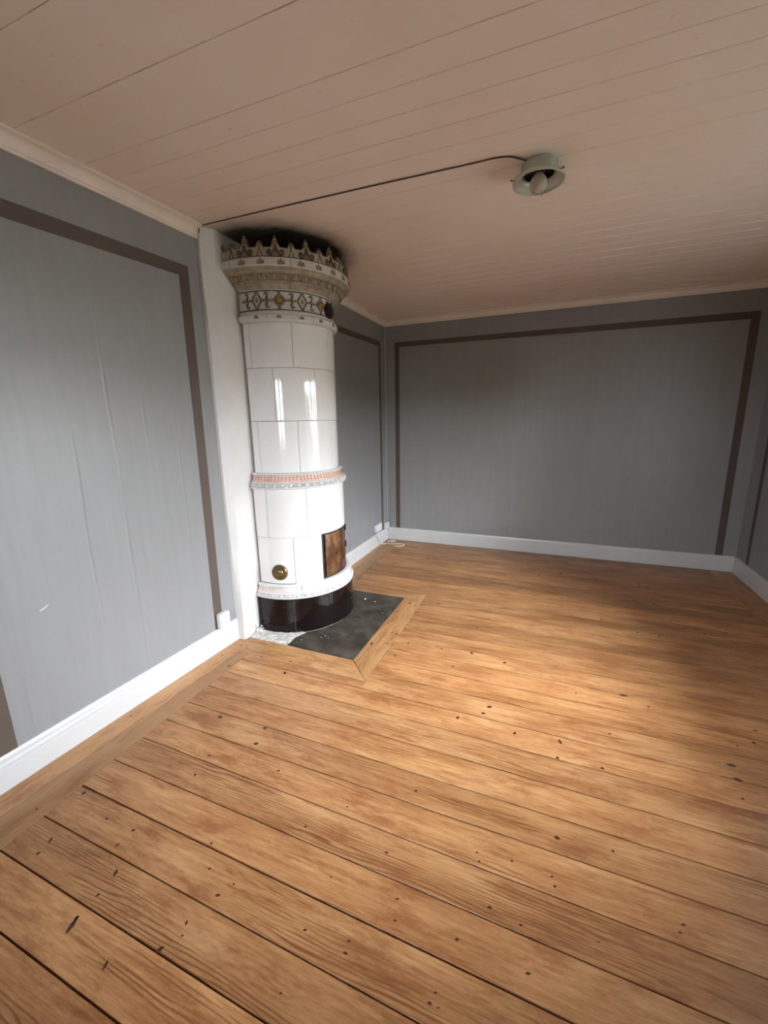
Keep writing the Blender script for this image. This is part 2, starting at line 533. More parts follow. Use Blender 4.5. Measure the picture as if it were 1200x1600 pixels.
# ------------------------------------------------------------------ walls
WT = 0.25
def wall_quad_with_hole(m, along, face, back, a0, a1, z0, z1, hole):
    """wall slab in x (along='x') or y with a rectangular opening"""
    def bx(p0, p1, q0, q1):
        if p1 - p0 < 1e-6 or q1 - q0 < 1e-6: return
        f0, f1 = min(face, back), max(face, back)
        if along == 'x': m.box((p0, f0, q0), (p1, f1, q1))
        else: m.box((f0, p0, q0), (f1, p1, q1))
    h = hole
    bx(a0, h['a0'], z0, z1); bx(h['a1'], a1, z0, z1)
    bx(h['a0'], h['a1'], z0, h['z0']); bx(h['a0'], h['a1'], h['z1'], z1)

# back wall
structure(MB().box((-0.45, 0.015, -0.02), (XR + 0.4, 0.015 + WT, H + 0.02)).build('wall_back', M['wall']),
          'grey painted back wall with a brown line border', 'wall')
wall_back = bpy.data.objects['wall_back']
# rear part of the left wall, beyond the stove
wall_b = structure(MB().box((-0.45, -1.60, -0.02), (-0.014, 0.015, H + 0.02)).build('wall_left_rear', M['wall']),
                   'grey painted left wall between stove and back corner', 'wall')
# right wall with its window opening
m = MB(); wall_quad_with_hole(m, 'y', XR + 0.014, XR + 0.014 + WT, YF - WT, 0.015, -0.02, H + 0.02, WIN2)
wall_r = structure(m.build('wall_right', M['wall']), 'grey painted right wall in shade', 'wall')
# front wall (behind the camera)
m = MB(); wall_quad_with_hole(m, 'x', YF, YF - WT, -0.5, XR + 0.014, -0.02, H + 0.02, WIN1)
wall_f = structure(m.build('wall_front', M['wall']), 'grey painted window wall behind the viewer', 'wall')
# skewed left wall with wallpaper ridges
def wall_a():
    m = MB()
    seams = [(-3.165, 0.0022), (-2.995, 0.0030), (-2.665, 0.0012), (-3.485, 0.0014), (-2.83, 0.0006), (-3.80, 0.0015)]
    ys = set([YF, -2.36])
    for s_, a in seams:
        for k in range(-6, 7): ys.add(round(s_ + k*0.003, 4))
    y = YF
    while y < -2.36: ys.add(round(y, 3)); y += 0.06
    ys = sorted(ys)
    zs = [-0.02 + (H + 0.04)*i/46 for i in range(47)]
    vs, fs = [], []
    for j, z in enumerate(zs):
        for y in ys:
            d = 0.0
            for s_, a in seams:
                w = 0.004*math.sin(z*3.1 + s_*7) + 0.0025*math.sin(z*9.3 + s_*3)
                t_ = (y - s_ - w)/0.0042
                amp = a*max(0.0, min(1.0, (1.95 - z)*1.6))*(0.55 + 0.45*math.sin(z*5.7 + s_*11))
                d += amp*math.exp(-t_*t_)
            vs.append((ax(y) - 0.014 + d, y, z))
    nn = len(ys)
    for j in range(len(zs)-1):
        for i in range(nn-1):
            a = j*nn + i
            fs.append((a, a+1, a+nn+1, a+nn))
    m.add(vs, fs)
    # body behind the face
    b0 = len(m.v)
    p = [(ax(YF)-0.014, YF), (ax(-2.36)-0.014, -2.36), (-0.45, -2.36), (-0.45, YF)]
    p[0] = (p[0][0]-0.004, YF); p[1] = (p[1][0]-0.004, -2.36)
    m.prism([p[0], p[1], p[2], p[3]], -0.02, H + 0.02)
    me = m.mesh('wall_left')
    me.polygons.foreach_set('use_smooth', [True]*len(me.polygons)); me.set_sharp_from_angle(angle=R(50))
    o = link('wall_left', me, M['wall'])
    return structure(o, 'light grey painted left wall with vertical paper ridges', 'wall')
wall_l = wall_a()

# painted line borders: thin paint films, children of their walls
def band_quad(name, parent, pts, nrm, th=0.0012):
    n = Vector(nrm).normalized()*th
    ps = [Vector(p) for p in pts]
    m = MB().add([p for p in ps] + [p + n for p in ps],
                 [(3,2,1,0), (4,5,6,7)] + [(i, (i+1) % 4, 4+(i+1) % 4, 4+i) for i in range(4)])
    o = m.build(name, M['band'], parent)
    o['label'] = 'brown painted border line'
    return o
BY = 0.015
# back wall: left, top, right
band_quad('painted_band', wall_back, [(0.096, BY, 0.13), (0.146, BY, 0.13), (0.146, BY, 2.075), (0.098, BY, 2.121)], (0, -1, 0))
band_quad('painted_band', wall_back, [(0.098, BY, 2.121), (0.146, BY, 2.075), (3.058, BY, 2.066), (3.116, BY, 2.121)], (0, -1, 0))
band_quad('painted_band', wall_back, [(3.078, BY, 0.13), (3.132, BY, 0.13), (3.116, BY, 2.121), (3.058, BY, 2.066)], (0, -1, 0))
# rear left wall
BX = -0.014
band_quad('painted_band', wall_b, [(BX, -0.145, 0.13), (BX, -0.100, 0.13), (BX, -0.112, 2.120), (BX, -0.160, 2.072)], (1, 0, 0))
band_quad('painted_band', wall_b, [(BX, -1.55, 2.050), (BX, -0.160, 2.072), (BX, -0.112, 2.120), (BX, -1.55, 2.100)], (1, 0, 0))
# right wall
RX = XR + 0.014
band_quad('painted_band', wall_r, [(RX, -0.175, 0.13), (RX, -0.228, 0.13), (RX, -0.200, 2.070), (RX, -0.150, 2.120)], (-1, 0, 0))
band_quad('painted_band', wall_r, [(RX, -0.150, 2.120), (RX, -0.200, 2.070), (RX, -1.60, 2.070), (RX, -1.60, 2.120)], (-1, 0, 0))
# left wall
def A(y, z): return (ax(y) - 0.0135, y, z)
band_quad('painted_band', wall_l, [A(-2.565, 0.13), A(-2.508, 0.13), A(-2.480, 2.127), A(-2.540, 2.072)], (1, 0, 0), 0.0020)
band_quad('painted_band', wall_l, [A(-2.540, 2.072), A(-2.480, 2.127), A(-3.61, 2.113), A(-3.55, 2.050)], (1, 0, 0), 0.0020)
band_quad('painted_band', wall_l, [A(-3.61, 0.13), A(-3.548, 0.13), A(-3.55, 2.050), A(-3.61, 2.113)], (1, 0, 0), 0.0020)
o = MB().add([A(-3.390, 0.6345), A(-3.372, 0.6400), A(-3.358, 0.6490), A(-3.3575, 0.6510), A(-3.373, 0.6425), A(-3.390, 0.6365)], [(0,1,2,3,4,5)])
o.v = [(x+0.0016, y, z) for x, y, z in o.v]
o.add([(x-0.001, y, z) for x, y, z in o.v], [(5,4,3,2,1,0)])
for i in range(6): o.f.append((i, (i+1) % 6, 6+(i+1) % 6, 6+i))
o.build('paint_chip', M['chip'], wall_l)['label'] = 'white scratch in the grey paint'

# white plaster pilaster beside the stove (leans a little)
def pilaster():
    m = MB()
    nz = 24
    def ring(i):
        z = -0.01 + (H + 0.012)*i/(nz-1)
        k = max(0, z)/H
        wob = 0.004*math.sin(z*4.3) + 0.0025*math.sin(z*11.0+1)
        ye = -2.394 + 0.050*k
        xl = ax(-2.40) - 0.03
        bulge = 0.006*math.sin(min(1, max(0, (z-1.9)/0.44))*PI)
        return [(xl, -2.402, z), (ax(-2.40) + 0.004 + wob*0.5, -2.402 - bulge, z), (-0.047 + wob*0.3, ye - 0.003 - bulge, z),
                (-0.040 + wob*0.3, ye + 0.004, z), (-0.038, ye + 0.10, z), (-0.038, -1.605, z), (xl, -1.605, z)]
    m.sweep(ring, nz)
    o = m.build('trim_1', M['plaster'], None, 22)
    return structure(o, 'white painted plaster pilaster left of the stove', 'pilaster')
pilaster()

# ------------------------------------------------------------------ baseboards and cornices (profiles swept along straight runs)
def run(name, prof, p0, p1, nrm, mat, label, cat, ext0=0.0, ext1=0.0):
    """prof: [(out, z)] closed; p0,p1 xy of wall face; nrm: inward normal"""
    a, b = Vector(p0), Vector(p1)
    n = Vector(nrm).normalized()
    st = [a, b]
    def ring(i):
        out = []
        for d, z in prof:
            q = st[i] + n*d
            out.append((q.x, q.y, z))
        return out
    m = MB().sweep(ring, 2)
    return structure(m.build(name, mat), label, cat)
base_mould = [(0, 0), (0.014, 0), (0.0140, 0.088), (0.0125, 0.090), (0.0125, 0.093), (0.0150, 0.096), (0.0150, 0.106),
              (0.0115, 0.111), (0.0105, 0.116), (0.0125, 0.119), (0.0125, 0.127), (0.0090, 0.132), (0.0060, 0.139), (0, 0.140)]
base_flat = [(0, 0), (0.014, 0), (0.0145, 0.118), (0.0125, 0.122), (0.0125, 0.128), (0.010, 0.137), (0, 0.140)]
nA = (math.cos(R(2.9)), -math.sin(R(2.9)))
run('baseboard_left', base_mould, (ax(YF)-0.014, YF), (ax(-2.402)-0.014, -2.402), nA, M['trim'], 'white moulded baseboard along the left wall', 'baseboard')
run('baseboard_left_rear', base_flat, (-0.014, -1.59), (-0.014, 0.001), (1, 0), M['trim'], 'white flat baseboard behind the stove', 'baseboard')
run('baseboard_back', base_flat, (0.0005, 0.015), (XR, 0.015), (0, -1), M['trim'], 'white flat baseboard along the back wall', 'baseboard')
run('baseboard_right', base_flat, (XR+0.014, 0.014), (XR+0.014, YF), (-1, 0), M['trim'], 'white flat baseboard along the right wall', 'baseboard')
run('baseboard_front', base_flat, (XR, YF), (ax(YF), YF), (0, 1), M['trim'], 'white flat baseboard below the window wall', 'baseboard')
def cornice_prof(d, h):
    z0 = H - h
    pts = [(0, z0), (0.010, z0), (0.012, z0+0.006), (0.009, z0+0.010)]
    for i in range(7):
        a = i/6*PI/2
        pts.append((0.012 + (d-0.018)*(1-math.cos(a)), z0+0.012 + (h-0.022)*math.sin(a)))
    pts += [(d, H-0.009), (d, H+0.001), (0, H+0.001)]
    return pts
cp1, cp2 = cornice_prof(0.050, 0.058), cornice_prof(0.042, 0.053)
run('trim_2', cp1, (ax(YF)-0.014, YF), (ax(-2.405)-0.014, -2.405), nA, M['cornice'], 'cream cove moulding above the left wall', 'cornice')
run('trim_3', cp2, (-0.014, -1.60), (-0.014, 0.014), (1, 0), M['cornice'], 'cream cove moulding behind the stove', 'cornice')
run('trim_4', cp2, (-0.013, 0.015), (XR+0.013, 0.015), (0, -1), M['cornice'], 'cream cove moulding above the back wall', 'cornice')
run('trim_5', cp2, (XR+0.014, 0.014), (XR+0.014, YF), (-1, 0), M['cornice'], 'cream cove moulding above the right wall', 'cornice')

# ------------------------------------------------------------------ floor: subfloor + planks
floor = structure(MB().box((-0.45, YF - WT, -0.14), (XR + 0.30, 0.27, -0.0225)).build('floor', M['gap']),
                  'worn honey-coloured pine plank floor', 'floor')
PLANKS = []
def plank(poly, ang, mat, bev=0.0005, ztop=0.0):
    """poly in world xy; local X of the object runs along the plank"""
    cx = sum(p[0] for p in poly)/len(poly); cy = sum(p[1] for p in poly)/len(poly)
    c, s_ = math.cos(-ang), math.sin(-ang)
    loc = [((p[0]-cx)*c - (p[1]-cy)*s_, (p[0]-cx)*s_ + (p[1]-cy)*c) for p in poly]
    o = MB().prism(loc, -0.022, ztop, bev).build('plank', mat, floor)
    o.location = (cx, cy, 0); o.rotation_euler = (0, 0, ang)
    PLANKS.append(o)
    return o
# plank seams: (y at x=0.1, y at x=3.05, gap width)
seams = [(-5.00, -5.00, .003), (-4.795, -4.80, .004), (-4.665, -4.67, .003), (-4.535, -4.54, .004), (-4.405, -4.41, .004), (-4.275, -4.285, .004),
         (-4.145, -4.158, .004), (-4.015, -4.032, .0045), (-3.885, -3.908, .004), (-3.755, -3.785, .004), (-3.626, -3.652, .0035),
         (-3.493, -3.522, .005), (-3.362, -3.392, .0035), (-3.232, -3.264, .0025), (-3.112, -3.120, .003), (-2.981, -2.994, .0025),
         (-2.846, -2.858, .0035), (-2.712, -2.722, .003), (-2.584, -2.583, .0018), (-2.447, -2.438, .0032), (-2.312, -2.310, .0022),
         (-2.184, -2.165, .0022), (-2.052, -2.035, .0028), (-1.920, -1.895, .0026), (-1.785, -1.765, .0018), (-1.652, -1.640, .0016),
         (-1.500, -1.505, .002), (-1.350, -1.362, .0016), (-1.215, -1.235, .0016), (-1.080, -1.100, .0014), (-0.950, -0.965, .0014), (-0.815, -0.830, .0014),
         (-0.680, -0.695, .0014), (-0.545, -0.560, .0014), (-0.410, -0.420, .0012), (-0.275, -0.280, .0012), (-0.138, -0.140, .0012), (0.000, 0.000, .001)]
def sy(k, x):
    a, b, g = seams[k]
    return a + (b-a)*(x-0.1)/2.95
HX, HXo = 0.705, 0.852          # hearth plate right edge, frame outer edge
HY0, HY1 = -2.522, -1.345       # frame outer near / far
def xin_left(y):                # inner edge of the border strips on the left
    if y < HY0: return 0.096 - 0.008*(y + 3.75)/1.23
    return None
def xin_rear(y): return 0.205 + (0.150-0.205)*(y + 1.2)/1.0 if y < -0.2 else 0.150
XRB = 3.052                     # inner edge of the right border
for k in range(len(seams)-1):
    g0, g1 = (max(0.0021, seams[k][2]*0.62), max(0.0021, seams[k+1][2]*0.62))
    ym = (seams[k][0] + seams[k+1][0])/2
    x1a = x1b = XRB - 0.0008
    ylo = lambda x: sy(k, x) + g0
    yhi = lambda x: sy(k+1, x) - g1
    def quad(xa0, xb0, lo=ylo, hi=yhi):
        plank([(xa0, lo(xa0)), (x1a, lo(x1a)), (x1b, hi(x1b)), (xb0, hi(xb0))], 0.0, M['floor'])
    if seams[k+1][0] <= HY0:
        quad(xin_left(seams[k][0]) + .001, xin_left(seams[k+1][0]) + .001)
    elif seams[k][0] < HY0:       # the plank that is notched by the hearth frame: near sliver + right part
        xl = 0.090
        plank([(xl, ylo(xl)), (HXo + .001, ylo(HXo)), (HXo + .001, HY0 - .001), (xl, HY0 - .001)], 0.0, M['floor'])
        quad(HXo + .0015, HXo + .0015)
    elif seams[k][0] < HY1 - 0.02:
        quad(HXo + .0015, HXo + .0015)
    else:
        quad(xin_rear(seams[k][0]) + .001, xin_rear(seams[k+1][0]) + .001)
# border strips along the left wall
def s1(y): return -0.044 + (y + 3.684)*0.051/0.997
def ab(y): return ax(y) + 0.0005
plank([(ab(YF), YF), (s1(YF), YF), (s1(HY0)-.0008, HY0), (ab(HY0), HY0)], R(87.1), M['border'])
plank([(s1(YF)+.0012, YF), (xin_left(YF), YF), (xin_left(HY0-.002), HY0-.002), (s1(HY0-.002)+.0012, HY0-.002)], R(88), M['border'])
# hearth frame, mitred
plank([(-0.095, HY0), (HXo-.002, HY0), (HX-.003, HY0+.153), (-0.095, HY0+.158)], 0, M['hearth_frame'])
plank([(HXo, HY0+.001), (HXo, HY1), (HX, HY1-.122), (HX, HY0+.156)], R(90), M['hearth_frame'])
plank([(HXo-.002, HY1), (0.21, HY1), (0.16, HY1-.120), (HX-.002, HY1-.120)], 0, M['hearth_frame'])
# border strips along rear left wall
plank([(0.0005, -1.60), (0.052, -1.60), (0.047, -0.002), (0.0005, -0.002)], R(90), M['border'])
plank([(0.0535, -1.60), (0.195, -1.60), (0.206, -1.21), (0.149, -0.21), (0.149, -0.002), (0.0485, -0.002)], R(90), M['border'])
# border strips along the right wall
plank([(XRB, YF), (XRB, -0.002), (XR-.060, -0.002), (XR-.060, YF)], R(90), M['border'])
plank([(XR-.0588, YF), (XR-.0588, -0.002), (XR-.0005, -0.002), (XR-.0005, YF)], R(90), M['border'])

# dark knots: set into the plank they lie on
def find_plank(x, y):
    for o in PLANKS:
        c, s_ = math.cos(-o.rotation_euler.z), math.sin(-o.rotation_euler.z)
        dx, dy = x-o.location.x, y-o.location.y
        lx, ly = dx*c - dy*s_, dx*s_ + dy*c
        vs = [v.co for v in o.data.vertices]
        n = len(vs)//3
        poly = [(v.x, v.y) for v in vs[:n]]
        if all((poly[(i+1) % n][0]-poly[i][0])*(ly-poly[i][1]) - (poly[(i+1) % n][1]-poly[i][1])*(lx-poly[i][0]) > 0 for i in range(n)):
            return o, lx, ly
    return None, 0, 0
def knot(x, y, rx, ry, ang=0.0, star=0.25):
    o, lx, ly = find_plank(x, y)
    if not o: return
    r_ = random.Random(int((x*1000+y*777)) & 0xffff)
    pts = []
    for i in range(12):
        a = 2*PI*i/12
        k = (1 - star) + star*abs(math.cos(2*a/1.0))**2 + r_.uniform(-.06, .06)
        px, py = rx*k*math.cos(a), ry*k*math.sin(a)
        pts.append((px*math.cos(ang)-py*math.sin(ang), px*math.sin(ang)+py*math.cos(ang)))
    m = MB().prism(pts, -0.0006, 0.00025, 0.00015)
    q = m.build('knot', M['knot'], o)
    q.location = (lx, ly, 0)
KNOTS = [(0.218,-3.674,0.0174,0.0073,2.16), (0.228,-3.716,0.0086,0.0071,0.83), (0.320,-3.553,0.0082,0.0072,0.37), (0.446,-3.549,0.0088,0.0077,0.37), (0.444,-3.604,0.0109,0.0052,1.36),
         (0.521,-3.666,0.0171,0.0076,2.08), (0.531,-3.727,0.0093,0.0056,0.89), (0.138,-3.513,0.0126,0.0094,1.44), (0.532,-3.788,0.0095,0.0071,1.35), (0.045,-3.619,0.0052,0.0045,0.37),
         (0.239,-3.705,0.0032,0.0031,0.37), (0.538,-3.804,0.0301,0.0098,1.85), (0.710,-3.830,0.0160,0.0056,1.92), (0.831,-3.685,0.0088,0.0055,2.10), (0.844,-3.711,0.0052,0.0043,0.37),
         (0.813,-3.755,0.0143,0.0089,0.92), (0.784,-3.551,0.0072,0.0057,0.37), (0.885,-3.559,0.0050,0.0042,0.37), (0.862,-3.600,0.0113,0.0059,0.37), (1.147,-3.580,0.0079,0.0044,0.37),
         (1.270,-3.559,0.0068,0.0042,0.37), (1.273,-3.585,0.0100,0.0048,0.10), (1.161,-3.711,0.0047,0.0035,0.37), (0.989,-3.327,0.0077,0.0069,0.37), (0.730,-3.488,0.0064,0.0063,0.37),
         (0.566,-2.994,0.0145,0.0120,0.36), (0.588,-3.083,0.0166,0.0109,0.36), (0.322,-3.009,0.0187,0.0105,-0.04), (0.406,-2.612,0.0120,0.0120,0.36), (0.467,-3.300,0.0076,0.0091,0.36),
         (0.763,-3.167,0.0076,0.0077,0.36), (1.149,-3.437,0.0049,0.0036,0.37), (0.448,-3.205,0.0081,0.0067,0.36), (0.045,-3.619,0.0052,0.0045,0.37), (-0.080,-3.154,0.0074,0.0078,0.36),
         (1.089,-3.209,0.0055,0.0050,0.37), (1.490,-2.496,0.0183,0.0120,0.36), (1.469,-2.551,0.0149,0.0096,0.36), (1.363,-2.622,0.0168,0.0089,1.42), (1.616,-2.630,0.0158,0.0081,1.20),
         (1.800,-2.613,0.0184,0.0100,-1.17), (1.789,-2.709,0.0103,0.0098,0.36), (1.952,-2.702,0.0100,0.0092,0.36), (2.001,-2.488,0.0110,0.0060,0.36), (2.424,-2.507,0.0222,0.0120,0.04),
         (2.421,-2.579,0.0226,0.0120,-0.23), (2.405,-2.672,0.0091,0.0067,0.36), (2.591,-2.245,0.0137,0.0076,0.36), (2.555,-2.333,0.0097,0.0120,-0.78), (1.299,-3.059,0.0071,0.0082,0.36),
         (1.785,-3.063,0.0132,0.0107,0.07), (1.950,-3.045,0.0067,0.0072,-0.05), (1.607,-3.345,0.0099,0.0063,0.37), (1.692,-3.357,0.0078,0.0044,0.37), (1.548,-3.204,0.0053,0.0044,0.37),
         (1.559,-3.229,0.0060,0.0048,0.37), (1.654,-3.192,0.0060,0.0046,0.37), (1.770,-3.195,0.0058,0.0045,0.37), (1.778,-3.221,0.0075,0.0052,0.37), (2.102,-3.197,0.0103,0.0050,0.37),
         (2.089,-3.221,0.0076,0.0043,0.37), (1.884,-3.322,0.0057,0.0033,0.37), (2.007,-3.211,0.0032,0.0027,0.37), (1.536,-3.452,0.0085,0.0056,0.37), (1.716,-3.456,0.0095,0.0047,0.37),
         (1.925,-3.381,0.0094,0.0036,0.37), (1.510,-3.574,0.0062,0.0037,0.37), (1.502,-3.597,0.0086,0.0049,0.11), (1.523,-3.597,0.0053,0.0022,0.37), (1.356,-3.419,0.0074,0.0041,0.37),
         (1.368,-3.471,0.0071,0.0045,0.37), (1.279,-3.308,0.0082,0.0060,0.37), (1.909,-2.987,0.0106,0.0044,0.37), (1.515,-2.094,0.0079,0.0101,0.35), (1.329,-2.058,0.0182,0.0078,-0.67),
         (1.878,-2.244,0.0063,0.0074,0.36), (2.486,-2.378,0.0066,0.0070,0.36), (1.325,-2.060,0.0204,0.0070,-0.86), (1.519,-2.092,0.0108,0.0120,0.35), (1.253,-2.229,0.0092,0.0098,0.35),
         (0.610,-0.524,0.0189,0.0120,0.33), (0.939,-0.509,0.0159,0.0120,0.33), (0.882,-0.700,0.0176,0.0120,0.34), (1.117,-0.527,0.0155,0.0120,0.33), (1.440,-0.320,0.0157,0.0120,0.33),
         (1.652,-0.641,0.0186,0.0120,0.34), (1.523,-0.982,0.0143,0.0120,0.34), (1.309,-1.739,0.0109,0.0086,0.35), (0.916,-2.243,0.0075,0.0081,0.35), (1.150,-2.074,0.0077,0.0085,0.35),
         (0.977,-1.477,0.0190,0.0110,0.35), (1.833,-0.516,0.0328,0.0111,1.13), (2.107,-0.588,0.0189,0.0120,-0.71), (2.203,-0.665,0.0153,0.0120,0.34), (2.420,-0.568,0.0241,0.0120,-1.12),
         (2.467,-0.650,0.0199,0.0120,0.34), (2.331,-0.924,0.0159,0.0120,0.34), (2.455,-0.946,0.0183,0.0120,0.35), (2.077,-1.343,0.0188,0.0120,0.35), (2.779,-1.281,0.0197,0.0120,0.35),
         (2.655,-1.338,0.0157,0.0096,0.35), (2.093,-2.180,0.0302,0.0111,0.05), (2.192,-2.231,0.0090,0.0090,0.36), (2.388,-1.460,0.0157,0.0079,0.35), (2.269,-1.460,0.0160,0.0081,0.35),
         (0.732,-2.166,0.0198,0.0120,0.52), (0.826,-2.132,0.0087,0.0105,0.35), (0.839,-2.005,0.0099,0.0120,0.35), (0.800,-1.996,0.0058,0.0099,0.35), (0.774,-1.539,0.0165,0.0114,0.73),
         (0.827,-1.566,0.0113,0.0120,0.35), (0.781,-2.220,0.0062,0.0085,0.35), (0.913,-2.245,0.0082,0.0081,0.35), (0.941,-2.079,0.0095,0.0120,0.35), (0.734,-1.699,0.0141,0.0087,-0.56),
         (-0.018,-2.463,0.0114,0.0078,1.08), (0.036,-2.478,0.0063,0.0087,0.35), (0.016,-2.454,0.0056,0.0089,0.35), (-0.049,-2.592,0.0058,0.0082,0.35), (0.406,-2.612,0.0085,0.0120,0.36),
         (0.180,-2.525,0.0091,0.0094,0.35), (0.166,-2.383,0.0064,0.0075,0.35), (0.187,-2.457,0.0070,0.0071,0.35), (0.372,-2.507,0.0139,0.0070,0.08), (0.066,-2.664,0.0227,0.0061,1.73)]
for kx, ky, krx, kry, ka in KNOTS:
    knot(kx, ky, krx*0.78, kry*0.72, ka)


# plaster fill beside the hearth plate (rough)
def plaster_patch():
    m = MB()
    nx, ny = 34, 14
    vs, fs = [], []
    x0, x1, y0, y1 = -0.075, 0.29, -2.361, -2.20
    r_ = random.Random(3)
    for j in range(ny):
        for i in range(nx):
            u, v = i/(nx-1), j/(ny-1)
            x = x0 + (x1-x0)*u; y = y0 + (y1-y0)*v
            # cut by the curved edge of the plate at the right
            lim = 0.255 - 0.02*math.sin(v*PI) + 0.03*v
            x = min(x, lim + r_.uniform(-.003, .003))
            z = 0.001 + 0.010*v*(1-0.6*u) + r_.uniform(0, .0035)
            if v == 0: z = -0.004
            vs.append((x, y, z))
    for j in range(ny-1):
        for i in range(nx-1):
            a = j*nx+i; fs.append((a, a+1, a+nx+1, a+nx))
    m.add(vs, fs)
    o = m.build('mortar_patch', M['mortar'], floor)
    o['label'] = 'rough whitish mortar patch at the stove foot'
    # mortar rising against the pilaster corner
    m = MB()
    for i in range(22):
        x = -0.036 + r_.uniform(0, .035); y = -2.245 + r_.uniform(-.05, .02)
        m.ball((x, y, r_.uniform(0, .055)*(1 - (x+0.036)/.045)), (r_.uniform(.008, .016),)*3, 7, 5)
    o = m.build('mortar_patch', M['mortar'], floor, 60)
    o['kind'] = 'stuff'
plaster_patch()

# ------------------------------------------------------------------ ceiling: painted boards
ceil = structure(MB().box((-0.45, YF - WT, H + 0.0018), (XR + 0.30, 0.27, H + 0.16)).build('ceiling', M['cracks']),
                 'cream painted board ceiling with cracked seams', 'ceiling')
cb = [-3.431 + 0.1143*i for i in range(-14, 31)]
cb = [y for y in cb if y > YF - 0.05] + [0.02]
cb[0] = YF - 0.02
cb = [y for y in cb if min(abs(y + 3.317), abs(y + 3.088), abs(y + 3.545)) > 0.02]   # painted-over joints
for i in range(len(cb)-1):
    g = 0.0009 if cb[i+1] > -2.0 else 0.00085
    y0, y1 = cb[i] + g, cb[i+1] - g
    yc = (y0+y1)/2
    dz = rnd.uniform(-0.0003, 0.0003)
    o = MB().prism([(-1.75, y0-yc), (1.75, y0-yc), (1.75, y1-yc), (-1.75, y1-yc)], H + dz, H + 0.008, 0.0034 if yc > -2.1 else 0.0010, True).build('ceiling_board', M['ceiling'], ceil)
    o.location = (1.49, yc, 0)

# ------------------------------------------------------------------ windows (behind the viewer and in the right wall)
def window(name, along, face, outward, w, label):
    """frame box, two casements with a crossbar each; 'along' x or y, outward = sign of the outside direction"""
    a0, a1, z0, z1 = w['a0'], w['a1'], w['z0'], w['z1']
    def P(a, d, z):
        d = face + outward*d
        return (a, d, z) if along == 'x' else (d, a, z)
    def bx(m, a_0, a_1, d0, d1, q0, q1):
        p, q = P(a_0, d0, q0), P(a_1, d1, q1)
        m.box(tuple(min(i, j) for i, j in zip(p, q)), tuple(max(i, j) for i, j in zip(p, q)))
    fr = MB()
    t = 0.05
    for s_ in ((a0, a0+t, z0, z1), (a1-t, a1, z0, z1), (a0+t, a1-t, z0, z0+t), (a0+t, a1-t, z1-t, z1)):
        bx(fr, s_[0], s_[1], 0.0, 0.17, s_[2], s_[3])
    am = (a0+a1)/2
    bx(fr, am-0.035, am+0.035, 0.08, 0.16, z0+t, z1-t)
    o = structure(fr.build(name, M['trim']), label, 'window')
    zb = z0 + (z1-z0)*0.66
    for c0, c1 in ((a0+t, am-0.035), (am+0.035, a1-t)):
        cs = MB(); k = 0.035
        bx(cs, c0+.001, c0+k, .10, .14, z0+t+.001, z1-t-.001); bx(cs, c1-k, c1-.001, .10, .14, z0+t+.001, z1-t-.001)
        bx(cs, c0+k, c1-k, .10, .14, z0+t+.001, z0+t+k); bx(cs, c0+k, c1-k, .10, .14, z1-t-k, z1-t-.001)
        bx(cs, c0+k, c1-k, .11, .135, zb-.012, zb+.012)
        ca = cs.build('casement', M['trim'], o)
        for q0, q1 in ((z0+t+k, zb-.012), (zb+.012, z1-t-k)):
            pm = MB(); bx(pm, c0+k, c1-k, .120, .123, q0, q1)
            pm.build('pane', M['pane'], ca)
    sm = MB(); bx(sm, a0-.04, a1+.04, -0.045, 0.0, z0-.03, z0)
    sm.build('window_sill', M['trim'], o)
    cas = MB()
    for s_ in ((a0-.08, a0, z0, z1+.08), (a1, a1+.08, z0, z1+.08), (a0, a1, z1, z1+.08)):
        bx(cas, s_[0], s_[1], -0.018, 0.0, s_[2], s_[3])
    cas.build('architrave', M['trim'], o)
window('window_1', 'x', YF, -1, WIN1, 'white two-casement window behind the viewer')
window('window_2', 'y', XR + 0.014, 1, WIN2, 'white two-casement window in the right wall')
# garden outside, lower than the floor
structure(MB().box((-60, -60, -0.85), (60, 60, -0.75)).build('ground', M['ground']), 'dark grassy garden outside the windows', 'ground')
structure(MB().box((-0.45, YF - WT, -0.75), (XR + 0.264, 0.27, -0.141)).build('trim_6', M['stone']), 'plastered house foundation under the floor', 'foundation')

# unseen hedges added to block low daylight through the windows
M['light_blocker'] = simple('blocker_leaves', (0.030, 0.045, 0.018), 0.8, noise=0.6, nscale=3.0)
def light_blocker(p0, p1, h, w, label):
    a, b = Vector(p0), Vector(p1)
    d = (b-a); ln = d.length; d.normalize(); n = Vector((-d.y, d.x))
    k = max(4, int(ln/0.35)); r_ = random.Random(int(ln*10))
    prof = [(-0.5, 0), (-0.55, 0.35), (-0.5, 0.75), (-0.32, 0.96), (0, 1.0), (0.32, 0.96), (0.5, 0.75), (0.55, 0.35), (0.5, 0)]
    def ring(i):
        c = a + d*(ln*i/k); out = []
        for u, v in prof:
            j = 1 + r_.uniform(-.09, .09)
            q = c + n*(u*w*j)
            out.append((q.x, q.y, -0.76 + v*h*(1 + r_.uniform(-.03, .03))))
        return out
    structure(MB().sweep(ring, k+1).build('light_blocker', M['light_blocker'], None, 60), label, 'light_blocker')
light_blocker((11.2, -10.2), (15.5, -3.8), 3.3, 1.6, 'added tall dark unseen hedge beyond the right window')
M['pale_blocker'] = simple('blocker_limewash', (0.42, 0.40, 0.365), 0.8, noise=0.05, nscale=1.0)  # unseen house added to dim and bounce daylight at the right window
nh = empty('blocker_house', (16.0, 2.2, -0.76)); structure(nh, 'added unseen pale house across the garden from the right window', 'house')
MB().prism([(0, -5.4), (5, -5.4), (5, 6), (0, 6)], 0, 3.2).build('blocker_wall', M['pale_blocker'], nh)
